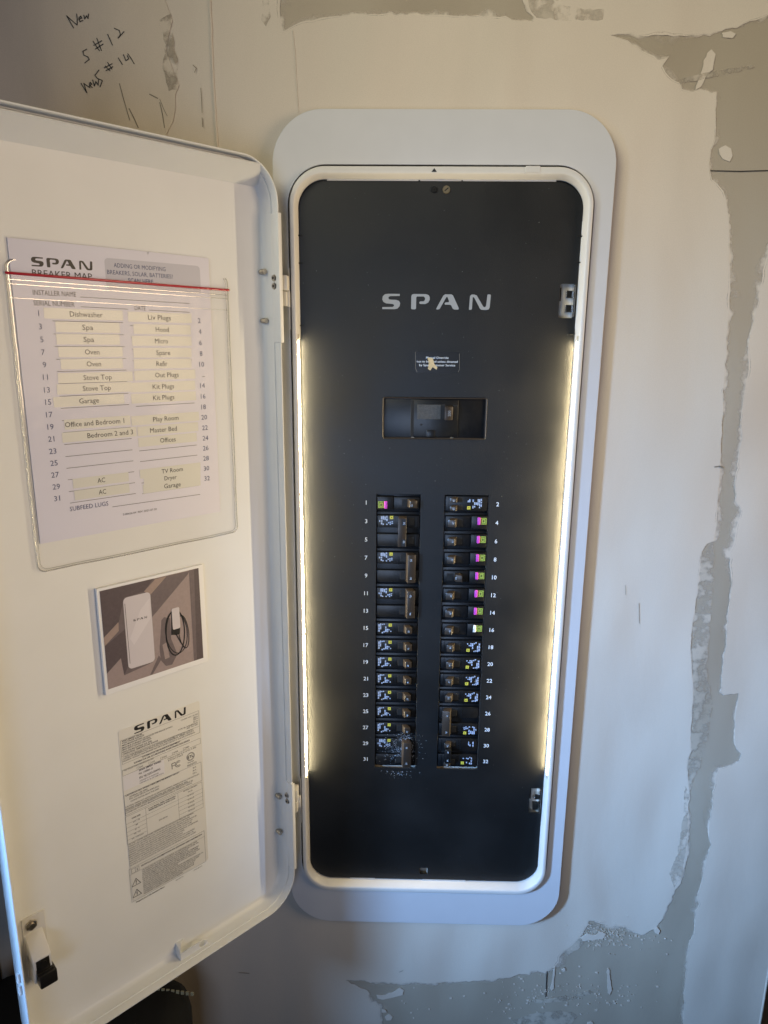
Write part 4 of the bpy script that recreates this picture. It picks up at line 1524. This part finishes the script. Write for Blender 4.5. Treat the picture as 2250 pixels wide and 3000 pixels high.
tube(bm, [(x + (0.0026 if x < -0.17 else -0.0026) + 0.0010 * noise.noise(Vector((x * 30, z * 42, 7.0))), -0.0017, z + (0.0022 if z < -0.02 else 0)) for x, y, z in dens], 0.00035, 6)
mk("welded_edge", bm, M['weld'], pouch, DOOR, smooth=True)
bm = bmesh.new()
za, zb = 0.2682, 0.2652
hexa(bm, [(QX0 - 0.0005, -0.0014, za - 0.0024), (QX1 + 0.0018, -0.0014, zb - 0.0024), (QX1 + 0.0018, -0.0014, zb + 0.0003), (QX0 - 0.0005, -0.0014, za + 0.0003),
          (QX0 - 0.0005, -0.0036, za - 0.0022), (QX1 + 0.0018, -0.0036, zb - 0.0022), (QX1 + 0.0018, -0.0036, zb), (QX0 - 0.0005, -0.0036, za)], 0.0006)
mk("zip_strip", bm, M['red'], pouch, DOOR, smooth=True)
bm = bmesh.new()
for dz in (0.0068, 0.0108, 0.0235):
    tube(bm, [(QX0 + 0.001, -0.0022, za - dz), (QX1 - 0.001, -0.0022, zb - dz)], 0.00035 if dz < 0.02 else 0.00025, 6)
mk("zip_rib", bm, M['weld'], pouch, DOOR, smooth=True)

# picture card
CX0, CX1, CZ0, CZ1 = -0.2370, -0.1058, -0.1867, -0.0590
card = empty("picture_card", None, "small white-bordered picture card stuck on the door below the pouch", "picture", None,
             DOOR @ Matrix.Translation(((CX0 + CX1) / 2, -0.0005, CZ0)))
bm = bmesh.new()
box(bm, CX0, CX1, -0.0042, -0.0002, CZ0, CZ1, 0.0004)
mk("card", bm, M['card'], card, DOOR)
k2 = 500.0 / 1659


def cp(a, b):
    return on_door(200 + a * k2, 1600 + b * k2, -0.0043)


p = Print(-0.00435)
quad = [cp(306, 438), cp(1268, 212), cp(1310, 1085), cp(387, 1395)]
IX0, IX1 = (quad[0][0] + quad[3][0]) / 2, (quad[1][0] + quad[2][0]) / 2
IZ0, IZ1 = (quad[2][1] + quad[3][1]) / 2, (quad[0][1] + quad[1][1]) / 2


def cl(pts):
    return [(min(max(x, IX0), IX1), min(max(z, IZ0), IZ1)) for x, z in (cp(a, b) for a, b in pts)]


lay = 0.00006
p.rect(IX0, IX1, IZ0, IZ1, M['pic_wall'])
p.shape(cl([(300, 440), (960, 290), (1175, 240), (1165, 270), (815, 690), (820, 1130), (545, 1255), (520, 1080), (375, 1240), (355, 970)]), M['pic_mid'], lay)
p.shape(cl([(300, 440), (830, 310), (735, 440), (540, 500), (490, 740), (340, 890)]), M['pic_dark'], lay * 2)
p.shape(cl([(355, 975), (560, 800), (590, 1150), (545, 1255), (510, 1085), (375, 1240)]), M['pic_dark'], lay * 2)
p.shape(cl([(345, 890), (487, 738), (490, 825), (350, 975)]), M['pic_pink'], lay * 3)
p.shape(cl([(735, 440), (845, 320), (955, 292), (800, 470)]), M['pic_pink'], lay * 3)
p.shape(cl([(1172, 236), (1275, 205), (1315, 1090), (1222, 1115), (1200, 700), (1185, 400)]), M['pic_dark'], lay * 2)
p.shape(cl([(1172, 236), (1220, 225), (1250, 1105), (1222, 1115), (1200, 700)]), M['pic_mid'], lay * 3)
# cast shape of the coiled cable
p.shape(cl([(905, 720), (930, 690), (990, 700), (1000, 900), (1060, 1050), (1010, 1150), (950, 1165), (900, 1110), (888, 1000)]), M['pic_mid'], lay * 2)
p.shape(cl([(915, 960), (960, 930), (985, 1080), (940, 1100)]), M['pic_wall'], lay * 3)
p.shape(cl([(880, 1060), (905, 1100), (820, 1245), (795, 1255)]), M['pic_mid'], lay * 2)
# white cabinet
cab = [cp(533, 500), cp(800, 445), cp(838, 1115), cp(582, 1205)]
cx0, cx1 = (cab[0][0] + cab[3][0]) / 2, (cab[1][0] + cab[2][0]) / 2
czt, czb = (cab[0][1] + cab[1][1]) / 2, (cab[2][1] + cab[3][1]) / 2
p.shape(rrect(cx0, cx1, czb, czt, 0.005, 5), M['pic_white'], lay * 4)
p.shape([cp(600, 900), cp(700, 620), cp(790, 500), cp(800, 700), cp(640, 960)], M['pic_white2'], lay * 5)
p.line([cp(548, 560), cp(600, 1140)], 0.0006, M['pic_mid'], lay * 5)
xa, za = cp(632, 728)
xb, zb = cp(765, 702)
logo(Print(0), 0, 1, 0, 1, M['ink'], (134, 80, 123)) if False else None
pl = Print(-0.00435 - lay * 6)
logo(pl, xa, xb, (za + zb) / 2, (za + zb) / 2 + 0.0026, M['pic_ink'], (134, 80, 123))
# charger and coil
chg = [cp(1003, 605), cp(1078, 592), cp(1087, 795), cp(1015, 812)]
gx0, gx1 = (chg[0][0] + chg[3][0]) / 2, (chg[1][0] + chg[2][0]) / 2
gzt, gzb = (chg[0][1] + chg[1][1]) / 2, (chg[2][1] + chg[3][1]) / 2


def ell(cx, cy, rx, ry, tilt, n=28):
    o = []
    for i in range(n):
        a = 2 * math.pi * i / n
        x, y = rx * math.cos(a), ry * math.sin(a)
        o.append(cp(cx + x * math.cos(tilt) - y * math.sin(tilt), cy + x * math.sin(tilt) + y * math.cos(tilt)))
    return o


p.line(ell(1040, 840, 90, 220, 0.0), 0.0015, M['pic_ink'], lay * 5, True)
p.line(ell(1050, 835, 105, 205, -0.10), 0.0010, M['pic_ink'], lay * 5, True)
p.line(ell(1120, 830, 48, 160, -0.14), 0.0009, M['pic_ink'], lay * 5, True)
p.shape([cp(1000, 640), cp(1012, 630), cp(1020, 800), cp(1085, 790), cp(1085, 850), cp(1050, 862), cp(1000, 862)], M['pic_ink'], lay * 6)
p.line([cp(1045, 850), cp(1090, 930), cp(1130, 985)], 0.0012, M['pic_ink'], lay * 6)
p.shape(rrect(gx0, gx1, gzb, gzt, 0.0018, 4), M['pic_white'], lay * 7)
p.build("picture_print", card, DOOR)
pl.build("picture_lettering", card, DOOR)

# rating label
LX0, LX1, LZ0, LZ1 = -0.2253, -0.1190, -0.4735, -0.2382
lab = empty("rating_label", None, "tall off-white rating label with dense black print low on the door", "label", None,
            DOOR @ Matrix.Translation(((LX0 + LX1) / 2, -0.0001, LZ0)))
bm = plate_bm([rrect(LX0, LX1, LZ0, LZ1, 0.003, 4)], -0.0004, -0.0001)
mk("label_sheet", bm, M['label'], lab, DOOR)
k3 = 320.0 / 1659
l2 = lambda a, b: on_door(300 + a * k3, 2030 + b * k3, -0.0005)
l3 = lambda a, b: on_door(300 + a * k3, 2330 + b * k3, -0.0005)
p = Print(-0.00055)
xa, za = l2(485, 618)
xb, zb = l2(1272, 330)
zt1 = l2(1272, 208)[1]
logo(p, xa, xb, (za + zb) / 2, zt1, M['ink'], (60, 30, 75))


def T(f, s, l, r_, h=0.00185, b=0.01):
    xa, za = f(*l)
    xb, zb = f(*r_)
    p.text(s, xa, (za + zb) / 2, h, M['ink'], width=xb - xa, align='L', bold=b)


def R_(f, a, b, c, d, w=0.00025):
    pts = [f(*a), f(*b), f(*c), f(*d)]
    x0, x1 = (pts[0][0] + pts[3][0]) / 2, (pts[1][0] + pts[2][0]) / 2
    zt_, zb2 = (pts[0][1] + pts[1][1]) / 2, (pts[2][1] + pts[3][1]) / 2
    p.line([(x0, zb2), (x1, zb2), (x1, zt_), (x0, zt_)], w, M['ink'], 0, True)


R_(l2, (275, 722), (1465, 275), (1475, 612), (300, 1080))
R_(l2, (305, 1175), (1485, 690), (1488, 775), (310, 1260))
for s, l, r_, b in (("SPAN SMART PANEL", (295, 745), (610, 635), 0.02), ("VOLTAGE RANGE", (295, 775), (635, 655), 0.01),
                    ("MAX MAINS RATING", (300, 808), (605, 700), 0.01), ("(SEE INSTALLED MAIN BREAKER RATING*)", (615, 690), (1065, 525), 0),
                    ("MAX BUS CURRENT RATING", (300, 840), (730, 690), 0.01), ("MAX INPUT SHORT-CIRCUIT**", (305, 878), (745, 710), 0.01),
                    ("ENCLOSURE RATING (UL 50E)", (305, 912), (750, 745), 0.01), ("OPERATING TEMPERATURE RANGE", (308, 948), (845, 735), 0.01),
                    ("110-240 VAC, 60 HZ", (1195, 430), (1447, 325), 0), ("200 A", (1380, 392), (1447, 362), 0),
                    ("225 A", (1382, 420), (1447, 390), 0), ("22 kA", (1382, 455), (1447, 425), 0), ("TYPE 3R, RAINPROOF", (1150, 575), (1450, 460), 0),
                    ("-30C TO 50C", (1270, 555), (1453, 485), 0),
                    ("**WITH MAIN BREAKER INSTALLED THIS PANELBOARD IS SUITABLE FOR USE ON A CIRCUIT", (315, 995), (1380, 560), 0),
                    ("CAPABLE OF DELIVERING NOT MORE THAN 22 kA RMS SYMMETRICAL AMPERES, 240 VOLTS", (315, 1022), (1390, 580), 0),
                    ("MAXIMUM. WITHOUT MAIN BREAKER MAX INPUT SHORT-CIRCUIT IS 10 kA RMS SYMMETRICAL", (315, 1050), (1410, 608), 0),
                    ("SUITABLE FOR USE AS SERVICE EQUIPMENT", (605, 985), (1180, 745), 0.02),
                    ("SUITABLE FOR USE AS A MICROGRID INTERCONNECTION DEVICE", (480, 1080), (1325, 725), 0.02),
                    ("*INSTALLED MAIN BREAKER RATING", (320, 1190), (780, 1005), 0),
                    ("100A", (565, 1140), (620, 1115), 0), ("125A", (745, 1065), (800, 1040), 0), ("150A", (920, 990), (980, 965), 0),
                    ("175A", (1095, 915), (1150, 890), 0), ("200A", (1265, 845), (1320, 820), 0),
                    ("Conforms to ANSI, UL 67, UL 916, UL 869A", (990, 1010), (1425, 835), 0), ("& FCC part 15 class B", (1000, 1040), (1220, 950), 0),
                    ("CAUTION DO NOT EXCEED THESE LIMITS PER BRANCH CIRCUIT:", (350, 1575), (1170, 1215), 0.02),
                    ("GENERAL USE AMPS", (410, 1590), (685, 1470), 0), ("FULL LOAD INDUCTIVE AMPS (FLA)", (410, 1620), (860, 1425), 0),
                    ("LOCKED ROTOR INDUCTIVE AMPS", (430, 1650), (860, 1470), 0), ("80 A", (1375, 1150), (1425, 1130), 0),
                    ("80 A", (1375, 1195), (1425, 1172), 0), ("270 A", (1370, 1240), (1430, 1210), 0)):
    T(l2, s, l, r_, b=b)
p.line([l2(290, 970), l2(1470, 505)], 0.0002, M['ink'])
for a, b in ((525, 1140), (706, 1065), (885, 990), (1060, 918), (1228, 848)):
    x, z = l2(a + 14, b)
    p.line([(x - 0.0013, z - 0.0013), (x + 0.0013, z - 0.0013), (x + 0.0013, z + 0.0013), (x - 0.0013, z + 0.0013)], 0.0002, M['ink'], 0, True)
# serial sticker
sa, sb = l2(310, 1290), l2(935, 1035)
sz0 = l2(335, 1490)[1]
p.rect(sa[0] + 0.0, sb[0], sz0, sa[1] + 0.002, M['label2'], -0.00008)
T(l2, "SPAN SMART PANEL", (555, 1190), (895, 1050), 0.0025, 0.02)
T(l2, "PN: 1-00800-10", (555, 1240), (765, 1160), 0.0025, 0.01)
T(l2, "SN: NJ-2253-0049G", (560, 1305), (880, 1170), 0.0027, 0.01)
T(l2, "CONTAINS FCC ID: SH6MDT0328", (565, 1350), (850, 1225), 0.0016, 0)
T(l2, "CONTAINS FCC ID: UKP-999887 MT2716", (565, 1385), (930, 1225), 0.0016, 0)
# FCC and ETL marks
fx, fz = l2(1060, 1160)
fx1, fz1 = l2(1190, 1030)
hF = 0.0075
zF = (l2(1062, 1163)[1] + l2(1185, 1110)[1]) / 2 + 0.0006
p.line([(fx, zF), (fx, zF + hF), (fx + 0.0045, zF + hF)], 0.0007, M['ink'])
p.line([(fx, zF + hF * 0.55), (fx + 0.0038, zF + hF * 0.55)], 0.0007, M['ink'])
for rr_ in (0.0040, 0.0023):
    p.line([(fx + 0.0085 + rr_ * math.cos(math.radians(a)), zF + hF * 0.5 + rr_ * math.sin(math.radians(a))) for a in range(45, 320, 15)], 0.0006, M['ink'])
ex, ez = l2(1340, 965)
p.line([(ex + 0.0053 * math.cos(i * math.pi / 12), ez + 0.0053 * math.sin(i * math.pi / 12)) for i in range(24)], 0.0005, M['ink'], 0, True)
p.line([(ex + 0.0043 * math.cos(i * math.pi / 12), ez + 0.0043 * math.sin(i * math.pi / 12)) for i in range(24)], 0.0003, M['ink'], 0, True)
p.text("ETL", ex, ez, 0.0034, M['ink'], bold=0.02)
T(l2, "Intertek", (1298, 1070), (1390, 1035), 0.0018, 0)
T(l2, "5024355", (1290, 1125), (1430, 1060), 0.0024, 0)
# lower paragraphs and table
R_(l2, (335, 1565), (1500, 1045), (1510, 1340), (345, 1858))
for s, l, r_ in (("CAUTION: WHEN NOT INSTALLED AS SERVICE EQUIPMENT, REMOVE THE FACTORY INSTALLED", (350, 190), (1470, -310)),
                 ("BONDING JUMPER CONNECTING NEUTRAL AND GROUND TERMINAL BARS.", (352, 222), (1300, -200)),
                 ("CAUTION: HYBRID SOLAR INVERTER OR OTHER BACKFED POWER SOURCE MUST BE", (355, 250), (1372, -215)),
                 ("CONNECTED TO SPECIFIC BREAKER POSITIONS INDICATED IN THE INSTALL MANUAL", (355, 282), (1365, -180))):
    T(l3, s, l, r_, 0.0018, 0)
R_(l3, (352, 330), (1515, -205), (1528, 190), (380, 738))
va = l3(655, 190)[0]
vb = l3(1145, -20)[0]
zt2 = (l3(352, 330)[1] + l3(1515, -205)[1]) / 2
zb3 = (l3(380, 738)[1] + l3(1528, 190)[1]) / 2
xt0, xt1 = l3(352, 330)[0], l3(1515, -205)[0]
for v_ in (va, vb):
    p.line([(v_, zb3), (v_, zt2)], 0.0002, M['ink'])
for i in range(1, 6):
    z = zt2 + (zb3 - zt2) * (0.12 + 0.88 * i / 6)
    p.line([(xt0, z), (va, z)], 0.0002, M['ink'])
    p.line([(vb, z), (xt1, z)], 0.0002, M['ink'])
    if i < 3:
        p.line([(va, z), (vb, z)], 0.0002, M['ink'])
for i, (s, t_) in enumerate((("WIRE SIZE", "IN-LB"), ("#14 - 10", "20 IN-LB"), ("#8", "25 IN-LB"), ("#6 - 4", "35 IN-LB"), ("#3 - 1/0", "45 IN-LB"), ("2/0 - 250 kcmil", "50 IN-LB"))):
    z = zt2 + (zb3 - zt2) * (0.085 + 0.88 * (i + 0.42) / 6)
    p.text(s, (xt0 + va) / 2, z, 0.0017, M['ink'], bold=0.02 if i == 0 else 0)
    p.text(t_, (xt1 + vb) / 2, z, 0.0017, M['ink'])
p.text("L1/L2 MAIN, FEED THROUGH", (va + vb) / 2, zt2 - 0.0028, 0.0017, M['ink'], width=(vb - va) * 0.84, bold=0.02)
p.text("MAIN NEUTRAL & GND LUGS", (va + vb) / 2, zt2 - 0.0056, 0.0017, M['ink'], width=(vb - va) * 0.82, bold=0.02)
p.text("250 LBF-IN", (va + vb) / 2, zb3 + 0.012, 0.0017, M['ink'])
p.text("NEUTRAL & GND BARS", (vb + xt1) / 2, zt2 - 0.0016, 0.0013, M['ink'], bold=0.02)
PARA = ["USE ONLY COPPER WIRE WHEN TERMINATING MULTIPLE #14-10 WIRES PER TERMINAL.",
        "TORQUE CIRCUIT BREAKER LUGS TO VALUES SPECIFIED ON CIRCUIT BREAKERS.",
        "SUITABLE FOR USE WITH THE FOLLOWING BRANCH BREAKERS: SQUARE D HOM, EATON BR,",
        "SIEMENS OR MURRAY MP. SEE INSTALLATION DOCUMENTATION FOR COMPLETE LIST.",
        "TERMINALS OTHER THAN BREAKER TERMINALS SUITABLE FOR 60/75C AL/CU WIRE.",
        "BREAKER TERMINALS SUITABLE FOR WIRE AS MARKED. REFER TO MARKINGS ON BREAKERS.",
        "REPLACEMENT MAIN BREAKERS SHOULD BE OF THE SAME MANUFACTURER,",
        "TYPE DESIGNATION, AND EQUAL OR GREATER INTERRUPTING RATING.",
        "ADDITIONAL OR REPLACEMENT BRANCH BREAKERS MUST BE RATED FOR 10 kA 60/75C.",
        "FOR ADD-ON LUG KITS USE CATALOG # BOLAS SO AS. EATON CATALOG # BORN, OR",
        "SQUARE D CATALOG # HOMT100. FOR FILLER PLATES USE SIEMENS CATALOG # NOMFP."]
xs0 = l3(390, 760)[0]
xs1 = l3(1460, 300)[0]
z0_ = (l3(388, 765)[1] + l3(1395, 272)[1]) / 2
z1_ = (l3(415, 1088)[1] + l3(1450, 545)[1]) / 2
for i, s in enumerate(PARA):
    z = z0_ + (z1_ - z0_) * i / 10
    p.text(s, xs0, z, 0.0017, M['ink'], width=(xs1 - xs0) * min(1.0, len(s) / 78), align='L')
R_(l3, (405, 1130), (1545, 535), (1570, 1010), (445, 1622))
T(l3, "SEE INSTALLATION DOCUMENTATION FOR ADDITIONAL SAFETY INFORMATION", (590, 1082), (1512, 600), 0.0019, 0.02)
xb0 = l3(410, 1200)[0]
zt3 = (l3(415, 1212)[1] + l3(1548, 628)[1]) / 2
p.line([(l3(415, 1212)[0], zt3), (l3(1548, 628)[0], zt3)], 0.0002, M['ink'])
WARN = ["CAUTION: FAILURE TO INSTALL ACCORDING TO THESE INSTRUCTIONS VOIDS", "THE WARRANTY AND MAY CAUSE PRODUCT FAILURE AND/OR RISK OF FIRE. FOR",
        "ADDITIONAL INFORMATION SEE INSTALLATION DOCUMENTATION.", "CAUTION: RISK OF ELECTRIC SHOCK. MULTIPLE AC SOURCES ARE TERMINATED",
        "IN THIS EQUIPMENT. DISCONNECT EACH CIRCUIT BEFORE SERVICING. REFER", "REPAIRS AND SERVICE TO QUALIFIED SERVICE PERSONNEL. INSTALLATION AND",
        "USE OF THIS EQUIPMENT MUST BE IN ACCORDANCE WITH ALL APPLICABLE", "LOCAL AND NATIONAL CODES AND REGULATIONS.",
        "CAUTION: RISK OF ELECTRIC SHOCK. BRANCH CIRCUITS ARE REMOTELY SWITCHED. TO", "PERFORM ROUTINE SERVICE ON BRANCH CIRCUITS IN THIS PANEL BE ADVISED",
        "THAT THE CORRESPONDING CIRCUIT BREAKER IS SWITCHED OFF TO STOP", "POWERING DOWNSTREAM LOADS. THE INTERNAL RELAYS SHOULD NOT BE",
        "CONSIDERED A SUITABLE DISCONNECT. SEE INSTRUCTION MANUAL FOR", "PROCEDURE TO IDENTIFY CORRECT CIRCUIT BREAKER."]
xs0 = l3(600, 1140)[0]
xs1 = l3(1520, 690)[0]
z0_ = (l3(598, 1143)[1] + l3(1482, 690)[1]) / 2
z1_ = (l3(615, 1508)[1] + l3(1265, 1160)[1]) / 2 + 0.0002
for i, s in enumerate(WARN):
    z = z0_ + (z1_ - z0_) * i / 13
    p.text(s, xs0, z, 0.0017, M['ink'], width=(xs1 - xs0) * min(1.0, len(s) / 72), align='L', bold=0.006)
for (a, b, bolt) in ((513, 1300, False), (527, 1465, True)):
    x, z = l3(a, b + 12)
    p.line([(x - 0.0056, z - 0.0045), (x + 0.0056, z - 0.0045), (x, z + 0.0050)], 0.0007, M['ink'], 0, True)
    if bolt:
        p.line([(x + 0.0006, z + 0.0022), (x - 0.0008, z - 0.0004), (x + 0.0008, z - 0.0006), (x - 0.0004, z - 0.0034)], 0.0006, M['ink'])
    else:
        p.rect(x - 0.0005, x + 0.0005, z - 0.0014, z + 0.0024, M['ink'])
        p.rect(x - 0.0005, x + 0.0005, z - 0.0032, z - 0.0022, M['ink'])
x, z = l3(500, 1130)
p.line([(x - 0.0048, z - 0.0030), (x + 0.0048, z - 0.0030), (x + 0.0048, z + 0.0030), (x - 0.0048, z + 0.0030)], 0.0003, M['ink'], 0, True)
p.line([(x, z - 0.0030), (x, z + 0.0030)], 0.0003, M['ink'])
p.text("i", x + 0.0024, z, 0.0034, M['ink'], bold=0.03)
T(l3, "Designed by Span in USA, Assembled in Mexico", (515, 1635), (945, 1395), 0.0019, 0.02)
T(l3, "Span.IO, Inc.", (1115, 1300), (1235, 1235), 0.0018, 0)
T(l3, "www.span.io", (1385, 1145), (1515, 1080), 0.0018, 0)
p.build("label_print", lab, DOOR)
